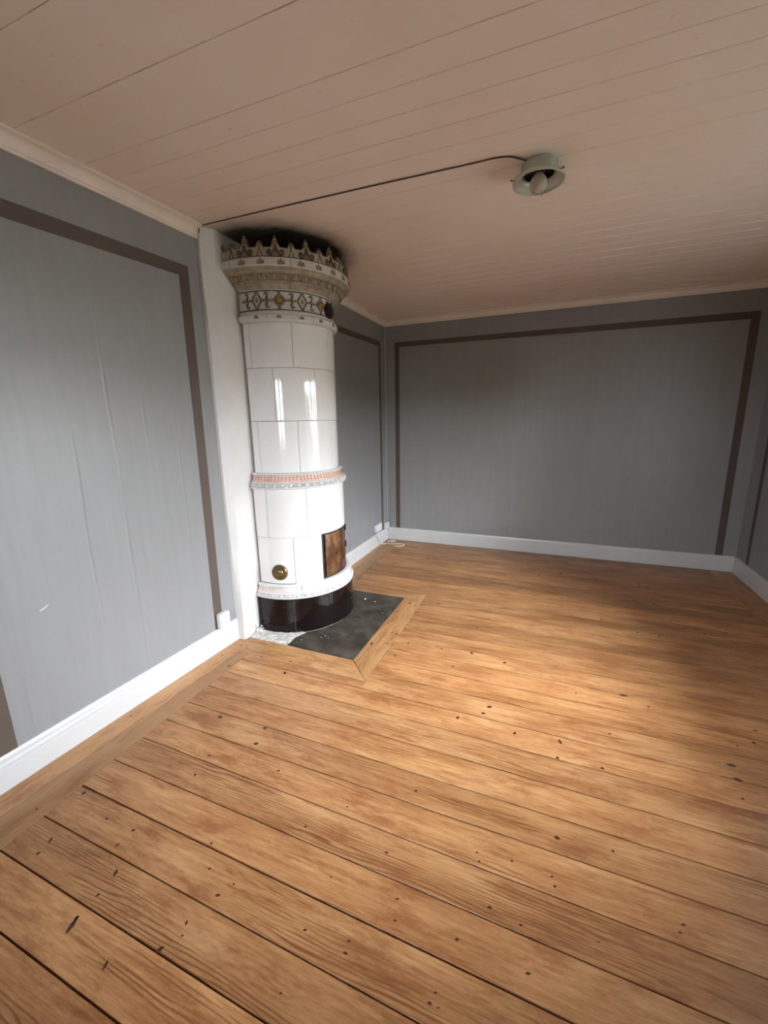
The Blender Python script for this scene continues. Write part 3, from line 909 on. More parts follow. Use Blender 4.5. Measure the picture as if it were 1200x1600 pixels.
MB().add([(-0.3, -5.7, 3.2), (5.3, -5.7, 3.2), (5.3, 6.3, 3.2), (-0.3, 6.3, 3.2), (2.5, -5.7, 3.9), (2.5, 6.3, 3.9)], [(0,1,2,3), (0,4,1), (3,2,5), (0,3,5,4), (1,4,5,2)]).build('blocker_roof', M['stone'], nh)
light_blocker((-14.0, -15.0), (-3.3, -15.0), 3.0, 1.6, 'added long dark unseen hedge beyond the window behind the viewer')
light_blocker((-0.4, -15.0), (2.4, -15.0), 3.0, 1.6, 'added short dark unseen hedge beyond the window behind the viewer')

# ------------------------------------------------------------------ tiled stove
stove = empty('tiled_stove', (SX, SY, 0))
tag(stove, 'tall round white tiled stove with ornate crown and black glazed foot', 'stove')
CL = -101.5                        # the stove is built into the wall: only this arc stands free
CR = 101.5
def sp(m, name, mat, smooth=35, parent=None, label=None):
    o = m.build(name, mat, parent or stove, smooth)
    if label: o['label'] = label
    return o
def cyl(th, z, r): return (r*math.cos(R(th)), r*math.sin(R(th)), z)
def joints(first, pitch):
    e = []; t_ = first
    while t_ > CL + 3: t_ -= pitch
    if t_ <= CL + 3: t_ += pitch
    e = [CL]
    while t_ < CR - 3: e.append(t_); t_ += pitch
    e.append(CR)
    return e
# inner core that closes the joints
def core(z0, z1, r, mat):
    m = MB().arc([(r-0.05, z0), (r, z0), (r, z1), (r-0.05, z1)], CL+0.3, CR-0.3, 4)
    sp(m, 'joint_mortar', mat)
core(0.0, 0.24, 0.3795, M['ring']); core(0.22, 0.33, 0.345, M['joint'])
m = MB().arc([(0.28, 0.33), (0.3405, 0.33), (0.3405, 0.632), (0.28, 0.632)], CL+0.3, -29.0, 4); sp(m, 'joint_mortar', M['joint'])
m = MB().arc([(0.28, 0.33), (0.3405, 0.33), (0.3405, 0.632), (0.28, 0.632)], 35.0, CR-0.3, 4); sp(m, 'joint_mortar', M['joint'])
core(0.632, 0.95, 0.3405, M['joint']); core(0.95, 1.90, 0.3135, M['joint'])
core(1.90, 2.10, 0.320, M['joint']); core(2.10, 2.19, 0.352, M['joint'])

def tile(t0, t1, r, z0, z1, mat, name='tile', g=0.0008, b=0.0022, th=0.028, tilt=True):
    dg = math.degrees(g/r)
    rr = r + (rnd.uniform(-.0011, .0011) if tilt else 0)
    tz = rnd.uniform(-.0003, .0003) if tilt else 0
    m = MB().arc([(r-th, z0+g), (rr-b+tz, z0+g), (rr-b*0.3+tz, z0+g+b*0.35), (rr+tz, z0+g+b*1.2), (rr+tz, z0+g+0.007), (rr, (z0+z1)/2), (rr-tz, z1-g-0.007), (rr-tz, z1-g-b*1.2), (rr-b*0.3-tz, z1-g-b*0.35), (rr-b-tz, z1-g), (r-th, z1-g)],
                 t0+dg, t1-dg, 1.5, b)
    return sp(m, name, mat, 40)
def row(edges, r, z0, z1, mat=None, name='tile', skip=None):
    for i in range(len(edges)-1):
        if skip and skip(edges[i], edges[i+1]): continue
        tile(edges[i], edges[i+1], r, z0, z1, mat or M['tile'], name)
# foot of dark glazed tiles
row(joints(-62.2, 35.5), 0.384, 0.002, 0.238, M['plinth'], 'foot_tile')
# lower drum
row([CL, -59.6, -28.5], 0.345, 0.325, 0.632)
row([34.5, 76.0, CR], 0.345, 0.325, 0.632)
row(joints(-43.3, 42.0), 0.345, 0.632, 0.943)
# upper drum
row(joints(-47.0, 45.2), 0.318, 1.038, 1.349)
row(joints(-24.4, 45.2), 0.318, 1.349, 1.653)
row(joints(-47.6, 45.6), 0.318, 1.653, 1.898)
# small glaze chip
m = MB().ball((0, 0, 0), (0.0015, 0.007, 0.005), 8, 5)
o = sp(m, 'glaze_chip', M['mortar'], 60); o.location = cyl(-42.5, 1.656, 0.3178); o.rotation_euler = (0, 0, R(-42.5))
o['label'] = 'ochre chip at a tile corner'

def half_ring(circ):   # egg-and-dart element, local +X = outward
    pass
egg_me = None
def egg_mesh(w, h, d):
    m = MB()
    Rm = None
    m.ball((0, 0, 0), (d, w*0.30, h*0.42), 10, 8)
    # husk on both sides
    for s_ in (-1, 1):
        pts = [(d*0.25, s_*w*0.34, h*0.44), (d*0.55, s_*w*0.40, h*0.1), (d*0.55, s_*w*0.30, -h*0.32), (d*0.35, s_*w*0.06, -h*0.50)]
        m.tube(pts, [w*0.05, w*0.07, w*0.06, w*0.03], 6)
    # dart
    m.tube([(d*0.2, w*0.5, h*0.42), (d*0.3, w*0.5, -h*0.45)], [w*0.05, w*0.015], 5)
    return m.mesh('egg', 60)
def eggs(parent, pitch, start, r, z, w, h, d, lean, mat):
    me = egg_mesh(w, h, d)
    t_ = start
    while t_ > CL + pitch*0.6: t_ -= pitch
    t_ += pitch if t_ < CL + pitch*0.3 else 0
    while t_ < CR - pitch*0.4:
        o = link('egg', me, mat, parent)
        o.location = cyl(t_, z, r); o.rotation_euler = (0, R(lean), R(t_))
        t_ += pitch
# foot ring
def moulding(edges, prof, mat, name):
    out = []
    for i in range(len(edges)-1):
        dg = 0.12
        m = MB().arc(prof, edges[i]+dg, edges[i+1]-dg, 1.5, 0.0012)
        out.append(sp(m, name, mat, 35))
    return out
def seg_parent(parts, edges, t_):
    for i in range(len(edges)-1):
        if edges[i] <= t_ < edges[i+1]: return parts[i]
    return parts[-1]
def ring_set(edges, z0, hw, r0, pitch, start, slots=True, k=1.0):
    """white egg moulding (z0..z0+hw*0.45), salmon slotted band, white bead"""
    za = z0 + 0.044*k
    white = [(r0-0.05, z0), (r0-0.004, z0), (r0+0.004, z0+0.003), (r0+0.006, z0+0.007), (r0+0.003, z0+0.011), (r0+0.000, z0+0.014),
             (r0-0.003, z0+0.032*k), (r0+0.001, z0+0.036*k), (r0+0.003, z0+0.040*k), (r0-0.002, za), (r0-0.05, za)]
    wp = moulding(edges, white, M['ring'], 'ring_moulding')
    t_ = start
    while t_ > CL + pitch: t_ -= pitch
    me = egg_mesh(0.049, 0.026*k, 0.0115)
    while t_ < CR - pitch*0.4:
        o = link('egg', me, M['ring'], seg_parent(wp, edges, t_))
        o.location = cyl(t_, z0 + 0.0235*k, r0-0.0015); o.rotation_euler = (0, 0, R(t_))
        t_ += pitch
    zb = z0 + 0.084*k
    pinkp = [(r0-0.05, za), (r0-0.006, za), (r0-0.010, za+0.006*k), (r0-0.017, (za+zb)/2), (r0-0.021, zb-0.004*k), (r0-0.022, zb), (r0-0.05, zb)]
    pp = moulding(edges, pinkp, M['pink'] if slots else M['pale_pink'], 'salmon_band')
    for o in pp: o['label'] = 'salmon pink glazed band' if slots else 'pale pink glazed band'
    # slots
    ms = MB(); t_ = CL + 1.2; n_ = 0
    while t_ < CR - 1:
        if slots:
            for q0, q1, rr in ((0.010*k, 0.018*k, r0-0.0125), (0.022*k, 0.034*k, r0-0.0175)):
                pts = [cyl(t_, za+q0, rr+0.0008), cyl(t_, za+q1, rr-0.0022)]
                ms.tube(pts, 0.0021, 5)
        else:
            ms.tube([cyl(t_, za+0.008*k, r0-0.0105), cyl(t_, za+0.030*k, r0-0.0185)], 0.0011, 5)
        t_ += 3.75; n_ += 1
    o = sp(ms, 'slot_row', M['slot'] if slots else M['pale_pink'], 60); o['kind'] = 'stuff'
    zc = z0 + hw
    bead = [(r0-0.05, zb), (r0-0.020, zb), (r0-0.013, zb+0.003), (r0-0.011, (zb+zc)/2), (r0-0.014, zc-0.003), (r0-0.022, zc), (r0-0.05, zc)]
    moulding(edges, bead, M['ring'], 'bead_moulding')
foot_e = [CL, -98.5, -54.0, -9.5, 35.0, 79.5, CR]
ring_set([CL, -54.0, -9.5, 35.0, 79.5, CR], 0.236, 0.090, 0.384, 8.22, -74.0, False, 0.88)
ring_set([CL, -80.3, -29.1, 22.0, 73.0, CR], 0.942, 0.098, 0.357, 7.9, -74.0, True, 1.0)

# brass inspection cap
def disc_on(th, z, r):
    return Matrix.Translation(Vector(cyl(th, z, r))) @ Matrix.Rotation(R(th), 4, 'Z') @ Matrix.Rotation(R(90), 4, 'Y')
m = MB().lathe([(0.0001, 0.020), (0.012, 0.0195), (0.019, 0.016), (0.021, 0.0125), (0.028, 0.0115), (0.036, 0.012), (0.0395, 0.009), (0.041, 0.004), (0.041, -0.004)], 36)
cap = sp(m, 'inspection_cap', M['brass'], 35, label='round brass cap on a lower tile')
cap.matrix_local = disc_on(-75.7, 0.407, 0.3455) @ Matrix.Scale(1.27, 4)
m = MB().lathe([(0.0415, 0.003), (0.0475, 0.0035), (0.0485, 0.001), (0.0485, -0.004)], 36)
o = sp(m, 'cap_ring', M['tile'], 35); o.matrix_local = disc_on(-75.7, 0.407, 0.3445) @ Matrix.Scale(1.25, 4)
m = MB().ball((0, 0, 0), (0.004, 0.010, 0.003), 8, 6).ball((0.011, 0.004, 0), (0.003, 0.006, 0.0025), 8, 6)
o = m.build('cap_boss', M['brass'], cap, 60); o.location = (0.012, 0.004, 0.0175)

# fire door: recessed opening with two curved copper leaves
m = MB().arc([(0.27, 0.326), (0.300, 0.326), (0.300, 0.632), (0.27, 0.632)], -28.6, 34.6, 2); sp(m, 'firebox_back', M['soot'])
m = MB()
m.arc([(0.30, 0.326), (0.3435, 0.326), (0.3435, 0.632), (0.30, 0.632)], -28.4, -26.0, 0.6)
m.arc([(0.30, 0.326), (0.3435, 0.326), (0.3435, 0.632), (0.30, 0.632)], 32.0, 34.4, 0.6)
m.arc([(0.30, 0.624), (0.3435, 0.624), (0.3435, 0.632), (0.30, 0.632)], -26.0, 32.0, 2)
sp(m, 'door_frame', M['iron'], 35, label='black iron frame of the fire door')
for t0, t1, nm in ((-23.6, 3.0, 'fire_door'), (3.25, 31.6, 'fire_door')):
    m = MB().arc([(0.330, 0.329), (0.3365, 0.329), (0.3385, 0.332), (0.3385, 0.618), (0.3365, 0.621), (0.330, 0.621)], t0, t1, 1.5, 0.001)
    d = sp(m, nm, M['copper'], 35, label='stained copper fire door leaf')
    # raised edge strips and rivet marks
    for ta in (t0+0.6, t1-1.6):
        MB().arc([(0.3385, 0.334), (0.3402, 0.334), (0.3402, 0.616), (0.3385, 0.616)], ta, ta+1.0, 0.5).build('door_edge', M['copper'], d, 35)
m = MB().ball(cyl(-6.0, 0.475, 0.340), (0.004, 0.004, 0.007), 8, 6); sp(m, 'door_latch', M['iron'], 60)
m = MB().ball(cyl(6.5, 0.482, 0.340), (0.004, 0.004, 0.007), 8, 6); sp(m, 'door_latch', M['iron'], 60)
for z in (0.60, 0.475):
    m = MB().tube([cyl(29.0, z-0.022, 0.345), cyl(29.0, z+0.022, 0.345)], 0.0055, 8); sp(m, 'door_hinge', M['iron'], 50)

# ---- top: flange, frieze, cornice, crown
def poly_on(m, pts, r, rad, n=6, closed=False):
    rad = [x*1.35 for x in rad] if isinstance(rad, list) else rad*1.35
    m.tube([cyl(t_, z, r) for t_, z in pts], rad, n, closed)
def bez(p0, p1, p2, p3, n=8):
    out = []
    for i in range(n+1):
        t_ = i/n; u = 1-t_
        out.append(tuple(u**3*a + 3*u*u*t_*b + 3*u*t_*t_*c + t_**3*d for a, b, c, d in zip(p0, p1, p2, p3)))
    return out
fl_e = joints(-69.5, 45.0)
moulding(fl_e, [(0.29, 1.897), (0.322, 1.897), (0.336, 1.903), (0.341, 1.909), (0.3435, 1.912), (0.3435, 1.931), (0.340, 1.934), (0.336, 1.936), (0.331, 1.945), (0.29, 1.945)], M['ring'], 'flange_moulding')
def flower_mesh(w, h):
    m = MB()
    for a, l in ((-75, .8), (-40, .95), (0, 1.0), (40, .95), (75, .8)):
        c, s_ = math.sin(R(a)), math.cos(R(a))
        Mx = Matrix.Rotation(R(-a), 3, 'X')
        m.ball((0.0015, c*w*0.28*l, -h*0.35 + s_*h*0.45*l), (0.0035, w*0.105, h*0.40*l), 8, 5, Mx)
    return m.mesh('flower_relief', 60)
def flower_eye(w):
    return MB().ball((0, 0, 0), (0.0045, w, w), 8, 5).mesh('flower_eye', 60)
fe = flower_eye(0.0032)
def flowers(thetas, r, z, w, h):
    me = flower_mesh(w, h)
    for t_ in thetas:
        if not CL+2 < t_ < CR-2: continue
        o = link('flower_relief', me, M['relief'], stove)
        o.location = cyl(t_, z, r); o.rotation_euler = (0, 0, R(t_))
        q = link('flower_eye', fe, M['outline'], o); q.location = (0.002, 0, -h*0.32)
flowers([-80.4 + 21.5*i for i in range(9)], 0.3435, 1.9215, 0.042, 0.021)

# frieze tiles with trellis relief
fr_e = [CL, -65.2, -20.2, 24.8, 69.8, CR]
for i in range(len(fr_e)-1):
    m = MB().arc([(0.30, 1.945), (0.329, 1.945), (0.3305, 1.951), (0.3275, 1.957), (0.3275, 2.058), (0.3305, 2.061), (0.3300, 2.066), (0.30, 2.066)], fr_e[i]+0.1, fr_e[i+1]-0.1, 1.5, 0.001)
    t = sp(m, 'frieze_tile', M['panel'], 30)
    a = MB(); b = MB(); g = []; dm = []
    rr = 0.3285
    zc, zt, zb = 2.009, 2.054, 1.962
    lo, hi = fr_e[i]+0.5, fr_e[i+1]-0.5
    poly_on(a, [(lo + (hi-lo)*k/20, 2.0565) for k in range(21)], rr, 0.0022)
    poly_on(a, [(lo + (hi-lo)*k/20, 1.9595) for k in range(21)], rr, 0.0022)
    def inside(q, w=0): return lo+w <= q <= hi-w
    for base in range(-3, 4):
        c0 = -57.7 + 45.0*base       # boss
        d0 = c0 + 22.6               # lozenge
        if inside(c0):
            n_ = 18
            pts = [(c0 + math.degrees(0.0235/0.33)*math.cos(2*PI*k/n_), zc + 0.0235*math.sin(2*PI*k/n_)) for k in range(n_)]
            poly_on(b, pts, rr, 0.0042, 6, True)
            pts = [(c0 + math.degrees(0.0285/0.33)*math.cos(2*PI*k/n_), zc + 0.0285*math.sin(2*PI*k/n_)) for k in range(n_)]
            poly_on(a, pts, rr, 0.0020, 6, True)
            pts = [(c0 + math.degrees(0.0188/0.33)*math.cos(2*PI*k/n_), zc + 0.0188*math.sin(2*PI*k/n_)) for k in range(n_)]
            poly_on(a, pts, rr, 0.0020, 6, True)
            for s_ in (-1, 1):
                poly_on(b, [(c0, zc+s_*0.028), (c0, zc+s_*0.046)], rr, 0.0042)
                poly_on(a, [(c0-1.1, zc+s_*0.029), (c0-1.0, zc+s_*0.038), (c0-1.5, zc+s_*0.046)], rr, 0.0016)
                poly_on(a, [(c0+1.1, zc+s_*0.029), (c0+1.0, zc+s_*0.038), (c0+1.5, zc+s_*0.046)], rr, 0.0016)
                a.ball(cyl(c0, zc+s_*0.0475, rr+0.003), (0.0025,)*3, 6, 4)
            g.append(c0)
        if inside(d0):
            dm.append(d0)
            for s_ in (-1, 1):
                for u in (-1, 1):
                    poly_on(a, bez((d0+u*1.2, zc+s_*0.046), (d0+u*1.0, zc+s_*0.032), (d0+u*4.2, zc+s_*0.020), (d0+u*4.9, zc+s_*0.003)), rr, 0.0019)
                    poly_on(b, bez((d0+u*0.6, zc+s_*0.046), (d0+u*0.4, zc+s_*0.030), (d0+u*3.2, zc+s_*0.016), (d0+u*4.0, zc)), rr, 0.0032)
                a.ball(cyl(d0, zc+s_*0.0475, rr+0.003), (0.0025,)*3, 6, 4)
        # S-shaped leaf motifs between boss and lozenge
        for mid, u in ((c0 + 12.2, 1), (c0 - 12.2, -1)):
            if not inside(mid, 1.5): continue
            for s_ in (-1, 1):
                cur = [(mid, zc), (mid-s_*0.35, zc+s_*0.009), (mid+s_*0.7, zc+s_*0.021), (mid+s_*0.75, zc+s_*0.031), (mid-s_*0.5, zc+s_*0.0375), (mid-s_*1.9, zc+s_*0.034), (mid-s_*2.2, zc+s_*0.028)]
                poly_on(b, cur, rr+0.0008, [0.0042, 0.0036, 0.0044, 0.0042, 0.0034, 0.0026, 0.0022])
                poly_on(a, cur, rr-0.0022, [0.0062, 0.0056, 0.0064, 0.0060, 0.0052, 0.0042, 0.0038])
            for w in (-1, 1):
                poly_on(b, [(mid, zc), (mid+w*3.8, zc), (mid+w*6.6, zc)], rr, 0.0034)
                poly_on(a, [(mid+w*1.6, zc+0.0045), (mid+w*6.8, zc+0.0045)], rr, 0.0014)
                poly_on(a, [(mid+w*1.6, zc-0.0045), (mid+w*6.8, zc-0.0045)], rr, 0.0014)
            a.ball(cyl(mid, zc, rr+0.005), (0.0028,)*3, 6, 4)
    a.build('trellis_outline', M['outline'], t, 60)
    if b.v: b.build('trellis_relief', M['relief'], t, 60)
    for c0 in g:
        o = MB().ball((0, 0, 0), (0.011, 0.0165, 0.0165), 14, 10).build('gold_boss', M['gold'], t, 60)
        o.location = cyl(c0, zc, 0.326); o.rotation_euler = (0, 0, R(c0)); o['label'] = 'ochre glazed round boss'
    for d0 in dm:
        w, h = 0.0105, 0.0185
        o = MB().add([(0.0, -w, 0), (0, 0, -h), (0, w, 0), (0, 0, h), (0.006, -w*.45, 0), (0.006, 0, -h*.45), (0.006, w*.45, 0), (0.006, 0, h*.45)],
                     [(0,1,5,4), (1,2,6,5), (2,3,7,6), (3,0,4,7), (4,5,6,7)]).build('gold_lozenge', M['gold'], t)
        o.location = cyl(d0, zc, 0.3275); o.rotation_euler = (0, 0, R(d0)); o['label'] = 'ochre glazed lozenge'
# dark round damper cover on the frieze
m = MB().lathe([(0.0001, 0.014), (0.020, 0.015), (0.032, 0.0125), (0.036, 0.015), (0.042, 0.014), (0.045, 0.009), (0.0455, 0.0), (0.0455, -0.012)], 32)
o = sp(m, 'damper_cover', M['plug'], 35, label='dark round iron damper cover'); o.matrix_local = disc_on(0.5, 1.996, 0.3285)

# cornice
co_e = joints(-47.3, 45.0)
cprof = [(0.30, 2.066), (0.331, 2.066), (0.336, 2.069), (0.3375, 2.073), (0.343, 2.079), (0.352, 2.086), (0.360, 2.0895), (0.364, 2.090), (0.364, 2.0935),
         (0.366, 2.098), (0.373, 2.112), (0.387, 2.127), (0.395, 2.1285), (0.397, 2.1285), (0.406, 2.1315), (0.413, 2.137), (0.4135, 2.142), (0.419, 2.1435), (0.426, 2.147), (0.4275, 2.1505), (0.30, 2.1505)]
moulding(co_e, cprof, M['crown'], 'cornice_tile')
m = MB().arc([(0.360, 2.097), (0.3675, 2.0985), (0.3745, 2.1125), (0.3875, 2.1265), (0.370, 2.1265)], CL+0.5, CR-0.5, 2)
sp(m, 'egg_shade_strip', M['relief'], 40)  # darker strip: shade between the eggs is put into the colour
eg = eggs(stove, 8.72, -60.2, 0.3760, 2.1125, 0.050, 0.036, 0.0135, 38, M['crown'])
moulding(co_e, [(0.35, 2.1505), (0.4285, 2.1505), (0.4315, 2.154), (0.4315, 2.184), (0.4305, 2.1895), (0.427, 2.193), (0.35, 2.193)], M['panel'], 'flower_band')
flowers([-82.2 + 14.0*i for i in range(13)], 0.4315, 2.170, 0.054, 0.034)
m = MB().arc([(0.10, 2.180), (0.40, 2.180), (0.40, 2.188), (0.10, 2.188)], CL+0.5, CR-0.5, 4); sp(m, 'stove_lid', M['soot'])

# cresting: one tile per 45 degrees with two tall and two low points
def crest_h(t_):
    """height of the cresting edge above its base at angle t_"""
    p = (t_ + 57.7 + 22.5*20) % 22.5       # 0 = tall point
    d = min(p, 22.5-p)                      # degrees from the tall point
    e = abs(p - 11.25)                      # degrees from the low point
    h = 0.052
    # tall stepped point
    if d < 0.40: h = 0.109 - d*0.010
    elif d < 0.85: h = 0.101 - (d-0.40)*0.010
    elif d < 1.70: h = 0.0925 - (d-0.85)*0.006
    elif d < 1.95: h = 0.084
    elif d < 4.0:
        k = (d-1.95)/2.05; h = 0.080 - 0.027*math.sqrt(k*(2-k))
    if e < 3.2:
        k = e/3.2
        hh = 0.080*math.sqrt(max(0, 1-(e/2.6)**2)) if e < 2.0 else 0
        hh = 0.050 + 0.030*math.sqrt(max(0, 1-(e/2.3)**2)) if e < 2.3 else 0.050 + 0.002*(1-(e-2.3)/0.9)
        h = max(h, hh)
    return h
CZ = 2.192
for i in range(len(co_e)-1):
    t0, t1 = co_e[i]+0.1, co_e[i+1]-0.1
    n_ = int((t1-t0)/0.25)+1
    ths = [t0 + (t1-t0)*k/(n_-1) for k in range(n_)]
    m = MB()
    def pr(k):
        t_ = ths[k]; h = crest_h(t_)
        return [cyl(t_, CZ-0.001, 0.400), cyl(t_, CZ-0.001, 0.4195), cyl(t_, CZ+0.010, 0.4215), cyl(t_, CZ+0.05, 0.4205), cyl(t_, CZ+h-0.004, 0.4195), cyl(t_, CZ+h, 0.4165), cyl(t_, CZ+h, 0.402)]
    m.sweep(pr, n_)
    t = sp(m, 'crown_tile', M['crown'], 40)
    a = MB(); b = MB()
    rr = 0.4215
    lo, hi = t0+0.3, t1-0.3
    poly_on(a, [(lo + (hi-lo)*k/24, CZ+0.004) for k in range(25)], rr, 0.0024)
    # dark line just under the edge
    edge = [(x, CZ + crest_h(x) - 0.004) for x in ths[2:-2:3]]
    poly_on(b, edge, rr-0.0015, 0.0014, 5)
    for q in range(-6, 8):
        T = -57.7 + 22.5*q           # tall point
        S = T + 11.25                # low point
        if lo+1.5 < T < hi-1.5:
            poly_on(a, [(T-2.4, CZ+0.062), (T-1.2, CZ+0.072), (T, CZ+0.082), (T+1.2, CZ+0.072), (T+2.4, CZ+0.062)], rr-0.001, 0.0020)
            o = MB().add([cyl(T-1.7, CZ+0.060, rr), cyl(T, CZ+0.066, rr+0.003), cyl(T+1.7, CZ+0.060, rr), cyl(T, CZ+0.078, rr), cyl(T, CZ+0.060, rr)], [(0,1,3), (1,2,3), (0,4,1), (4,2,1)]).build('gold_chevron', M['gold'], t)
            a.ball(cyl(T, CZ+0.096, rr-0.003), (0.004, 0.004, 0.006), 6, 5)
            for u in (-1, 1):
                # stem from the point down into a scroll
                sp_ = [(T + u*0.3, CZ+0.058), (T + u*1.0, CZ+0.040), (T + u*2.2, CZ+0.020)]
                cx_, cz_ = T + u*4.2, CZ+0.026
                for k in range(0, 19):
                    an = math.radians(205 + 31*k); ra = 0.0165*(1 - k/22)
                    sp_.append((cx_ + u*math.degrees(ra*math.cos(an)/0.42), cz_ + ra*math.sin(an)))
                poly_on(b, sp_, rr, [0.0027*(1-0.3*k/len(sp_)) for k in range(len(sp_))])
                poly_on(a, [(x + u*0.0, z-0.0045) for x, z in sp_[2:14]], rr-0.0005, 0.0016, 5)
                poly_on(a, bez((T+u*1.0, CZ+0.006), (T+u*0.9, CZ+0.02), (T+u*0.7, CZ+0.030), (T, CZ+0.040)), rr, 0.0017)
        if co_e[i] <= S < co_e[i+1]:
            # ochre oval in the low point
            pts = [(S + math.degrees(0.0072/0.42)*math.cos(2*PI*k/14), CZ+0.060+0.0135*math.sin(2*PI*k/14)) for k in range(14)]
            a.tube([cyl(x, z, rr-0.0005) for x, z in pts], 0.0019, 5, True)
            o = MB().ball((0, 0, 0), (0.005, 0.0055, 0.0115), 10, 8).build('gold_oval', M['gold'], t, 60)
            o.location = cyl(S, CZ+0.060, 0.4195); o.rotation_euler = (0, 0, R(S))
            for u in (-1, 1):
                poly_on(a, bez((S+u*0.3, CZ+0.044), (S+u*0.5, CZ+0.030), (S+u*1.4, CZ+0.018), (S+u*2.0, CZ+0.008)), rr, 0.0018)
    a.build('crest_outline', M['outline'], t, 60)
    b.build('crest_scroll', M['outline'], t, 60)

# ------------------------------------------------------------------ hearth plate of sheet metal
hp = []
for k in range(22):
    a = R(-78 + (78+66)*k/21)
    hp.append((SX + 0.386*math.cos(a), SY + 0.386*math.sin(a)))
m = MB()
outer = [(0.262, -2.3605), (HX-0.003, -2.3685), (HX+0.000, -1.470), (0.17, -1.470)]
# fan between the curved inner edge and the outer outline
ol = []
seg = [Vector(p) for p in [(0.255, -2.3605), (HX-0.002, -2.3645), (HX-0.001, -1.4685), (0.18, -1.4685)]]
tot = [(seg[i+1]-seg[i]).length for i in range(3)]
def along(u):
    d = u*sum(tot)
    for i in range(3):
        if d <= tot[i] or i == 2: return seg[i].lerp(seg[i+1], min(1, d/tot[i]))
        d -= tot[i]
us = sorted(set([k/21 for k in range(22)] + [tot[0]/sum(tot), (tot[0]+tot[1])/sum(tot)]))
vs = []; n_ = len(us)
for zz in (0.0022, -0.002):
    for u in us:
        a = R(-78 + 144*u)
        vs.append((SX + 0.386*math.cos(a), SY + 0.386*math.sin(a), zz))
    for u in us:
        p = along(u); vs.append((p.x, p.y, zz))
fs = []
for k in range(n_-1):
    fs.append((k, k+1, n_+k+1, n_+k))
    fs.append((2*n_+k, 3*n_+k, 3*n_+k+1, 2*n_+k+1))
    fs.append((n_+k, n_+k+1, 3*n_+k+1, 3*n_+k))
    fs.append((k, 2*n_+k, 2*n_+k+1, k+1))
fs.append((0, n_, 3*n_, 2*n_)); fs.append((n_-1, 3*n_-1, 4*n_-1, 2*n_-1))
m.add(vs, fs)
tag(m.build('hearth_plate', M['plate']), 'dark grimy sheet-metal hearth plate in front of the stove', 'hearth plate')
# mortar bed under plate and stove
structure(MB().box((-0.036, -2.3600, -0.0222), (HX-0.001, -1.469, -0.0025)).build('trim_7', M['mortar']), 'rough mortar bed under stove and hearth plate', 'hearth bed')
# plaster crumbs lying on plate
cr = [(0.432, -1.600, 0.008), (0.520, -1.615, 0.0045), (0.420, -2.190, 0.0045), (0.405, -2.215, 0.003), (0.450, -2.205, 0.003), (0.300, -2.285, 0.003), (0.60, -1.72, 0.003), (0.64, -1.76, 0.0025), (0.345, -2.09, 0.004)]
clab = ['largest white plaster crumb at the back edge of the hearth plate by the stove foot', 'small white plaster crumb at the far edge of the hearth plate']
for i, (x, y, s_) in enumerate(cr):
    r_ = random.Random(i+40); b_ = MB().ball((0, 0, s_*0.6), (s_, s_*0.8, s_*0.6), 7, 5)
    b_.v = [(vx*(1+r_.uniform(-.2, .2)), vy*(1+r_.uniform(-.2, .2)), max(0, vz)) for vx, vy, vz in b_.v]
    o = b_.build('plaster_crumb', M['chip'], None, 20, (x, y, 0.0023))
    tag(o, clab[i] if i < 2 else 'tiny white plaster crumb lying on the dark hearth plate', 'crumb', None if i < 2 else 'crumbs on the hearth plate')

# ------------------------------------------------------------------ ceiling lamp
LX, LY = 1.562, -2.268
lamp = empty('ceiling_lamp', (LX, LY, H))
tag(lamp, 'pale green porcelain ceiling lamp with a bare bulb', 'lamp')
m = MB().lathe([(0.060, 0.0), (0.066, -0.001), (0.068, -0.005), (0.068, -0.036), (0.070, -0.043), (0.080, -0.049), (0.093, -0.052), (0.0985, -0.0535), (0.1005, -0.057),
                (0.1000, -0.067), (0.0975, -0.0685), (0.0945, -0.066), (0.0930, -0.060), (0.082, -0.0565), (0.072, -0.054), (0.0640, -0.046), (0.060, -0.036), (0.060, -0.012), (0.0001, -0.012)], 48)
m.build('porcelain_body', M['porcelain'], lamp, 35)
m = MB().lathe([(0.0001, -0.0122), (0.0590, -0.0122), (0.0592, -0.020), (0.0594, -0.037)], 32)
m.build('dark_lining', M['plug'], lamp, 35)
m = MB().lathe([(0.0001, -0.013), (0.022, -0.013), (0.022, -0.030), (0.019, -0.036), (0.0001, -0.036)], 24)
sk = m.build('bulb_socket', M['hole'], lamp, 35)
bm_ = MB().lathe([(0.014, -0.028), (0.015, -0.036), (0.021, -0.044), (0.029, -0.053), (0.0335, -0.064), (0.0345, -0.073), (0.0330, -0.083), (0.0285, -0.093), (0.0210, -0.1005), (0.0110, -0.1055), (0.0001, -0.107)], 28)
o = bm_.build('bulb', M['bulb'], lamp, 60); o['label'] = 'bare pearl glass bulb, unlit'
for k in range(3):
    a = R(205 + 120*k)
    m = MB().tube([(0.090*math.cos(a), 0.090*math.sin(a), -0.0615), (0.110*math.cos(a), 0.110*math.sin(a), -0.0615)], 0.0022, 6)
    m.ball((0.111*math.cos(a), 0.111*math.sin(a), -0.0615), (0.0042,)*3, 8, 6)
    m.build('thumb_screw', M['brass'], lamp, 50)
for k in range(5):
    m = MB().tube([(0.020+0.006*math.cos(k*2.1), 0.02*math.cos(k*1.3), -0.02), (0.040*math.cos(k*1.2+2), 0.040*math.sin(k*1.2+2), -0.034+0.003*k), (0.055*math.cos(k*1.2+2), 0.055*math.sin(k*1.2+2), -0.030)], 0.0022, 5)
    m.build('wire', M['hole'], lamp, 50)

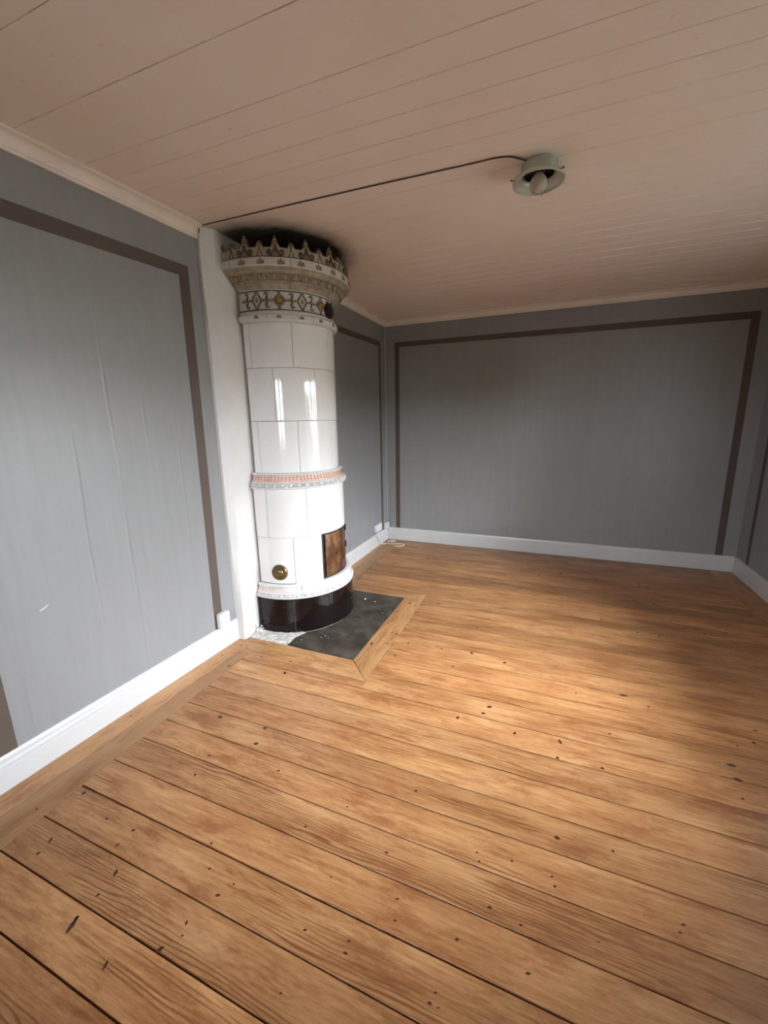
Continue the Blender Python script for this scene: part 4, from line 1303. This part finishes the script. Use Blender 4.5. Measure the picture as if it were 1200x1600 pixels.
def cable(name, pts, r, mat, label, cat='cable', sub=8, n=7):
    """smooth tube through points (Catmull-Rom)"""
    P = [Vector(p) for p in pts]; out = []
    for i in range(len(P)-1):
        p0 = P[max(0, i-1)]; p1 = P[i]; p2 = P[i+1]; p3 = P[min(len(P)-1, i+2)]
        for k in range(sub):
            t_ = k/sub
            out.append(0.5*((2*p1) + (p2-p0)*t_ + (2*p0-5*p1+4*p2-p3)*t_*t_ + (3*p1-p0-3*p2+p3)*t_**3))
    out.append(P[-1])
    return tag(MB().tube(out, r, n).build(name, mat, None, 60), label, cat)
zc_ = H - 0.0036
cable('lamp_cable', [(-0.074, -2.407, H-0.034), (-0.070, -2.407, H-0.010), (-0.062, -2.4045, zc_), (0.0, -2.404, zc_), (0.4, -2.400, zc_), (0.8, -2.394, zc_), (1.15, -2.386, zc_), (1.32, -2.381, zc_), (1.40, -2.381, zc_), (1.455, -2.368, zc_), (1.492, -2.338, zc_), (1.514, -2.316, zc_)],
      0.0027, M['cable_brown'], 'thin brown cable along the ceiling from pilaster to lamp')

# ------------------------------------------------------------------ sockets and leads
def socket(loc, rz, w, h, d, nsock, label, vertical=True):
    """local +X points into the room, +Y along the wall"""
    s_ = empty('wall_socket', loc); s_.rotation_euler = (0, 0, rz)
    tag(s_, label, 'socket')
    MB().rbox((0, -w/2, 0), (d, w/2, h), 0.006).build('housing', M['plastic'], s_, 50)
    for k in range(nsock):
        cy = 0 if vertical else (-w/4 + w/2*k if nsock > 1 else 0)
        cz = (h*(k+0.5)/nsock) if vertical else h/2
        rr = min(0.0205, (h/nsock if vertical else w/nsock)*0.40)
        f = MB()
        Mx = Matrix.Rotation(R(90), 4, 'Y')
        l = MB().lathe([(rr*1.12, 0.0), (rr*1.12, 0.0025), (rr, 0.0030), (rr*0.96, 0.0006), (0.0001, 0.0006)], 24)
        l.v = [(z_ + d, -y_ + cy, x_ + cz) for x_, y_, z_ in l.v]
        q = l.build('socket_face', M['plastic'], s_, 35)
        for u in (-1, 1):
            hmb = MB().lathe([(0.0001, 0.0012), (0.0024, 0.0012), (0.0024, 0.0)], 10)
            hmb.v = [(z_ + d + 0.0002, y_ + cy + (u*0.0085), x_ + cz + u*0.002) for x_, y_, z_ in hmb.v]
            hmb.build('pin_hole', M['hole'], q)
    return s_
socket((ax(-2.515)-0.0130, -2.515, 0.1395), R(-2.9), 0.078, 0.096, 0.036, 2, 'white double wall socket above the left baseboard by the pilaster')
sB = socket((-0.0135, -0.305, 0.172), 0, 0.170, 0.078, 0.034, 2, 'white wide wall socket on the rear left wall near the corner', False)
bx = empty('junction_box', (-0.0135, -0.052, 0.1405))
tag(bx, 'small white cable box in the back left corner', 'junction box')
MB().rbox((0, -0.042, 0), (0.034, 0.042, 0.072), 0.005).build('housing', M['plastic'], bx, 50)
MB().rbox((0.034, -0.034, 0.006), (0.037, 0.034, 0.066), 0.001).build('lid', M['plastic'], bx, 50)
# painted conduit up the corner
m = MB().rbox((-0.0135, 0.0010, 0.213), (-0.0005, 0.0145, H-0.054), 0.003)
tag(m.build('corner_conduit', M['conduit'], None, 40), 'thin grey painted cable conduit up the back left corner', 'conduit')
# leads
cable('power_lead', [(0.021, -0.395, 0.215), (0.040, -0.400, 0.200), (0.040, -0.385, 0.150), (0.024, -0.350, 0.120), (0.0065, -0.300, 0.075), (0.0062, -0.255, 0.025), (0.012, -0.225, 0.005), (0.06, -0.190, 0.004),
      (0.115, -0.205, 0.004), (0.19, -0.245, 0.004), (0.245, -0.225, 0.004), (0.255, -0.165, 0.004), (0.20, -0.155, 0.004), (0.13, -0.175, 0.004), (0.085, -0.130, 0.004), (0.12, -0.075, 0.004), (0.075, -0.055, 0.004), (0.05, -0.130, 0.0105), (0.10, -0.215, 0.0118)],
      0.0036, M['cable_white'], 'white power lead from the wide socket coiled on the floor corner')
cable('telephone_lead', [(0.019, -0.030, 0.150), (0.028, -0.014, 0.130), (0.05, -0.0035, 0.075), (0.14, -0.0032, 0.040), (0.30, -0.0032, 0.055), (0.46, -0.0032, 0.085), (0.60, -0.0032, 0.105), (0.70, -0.0032, 0.118)],
      0.0022, M['cable_white'], 'thin white lead draped along the back baseboard')
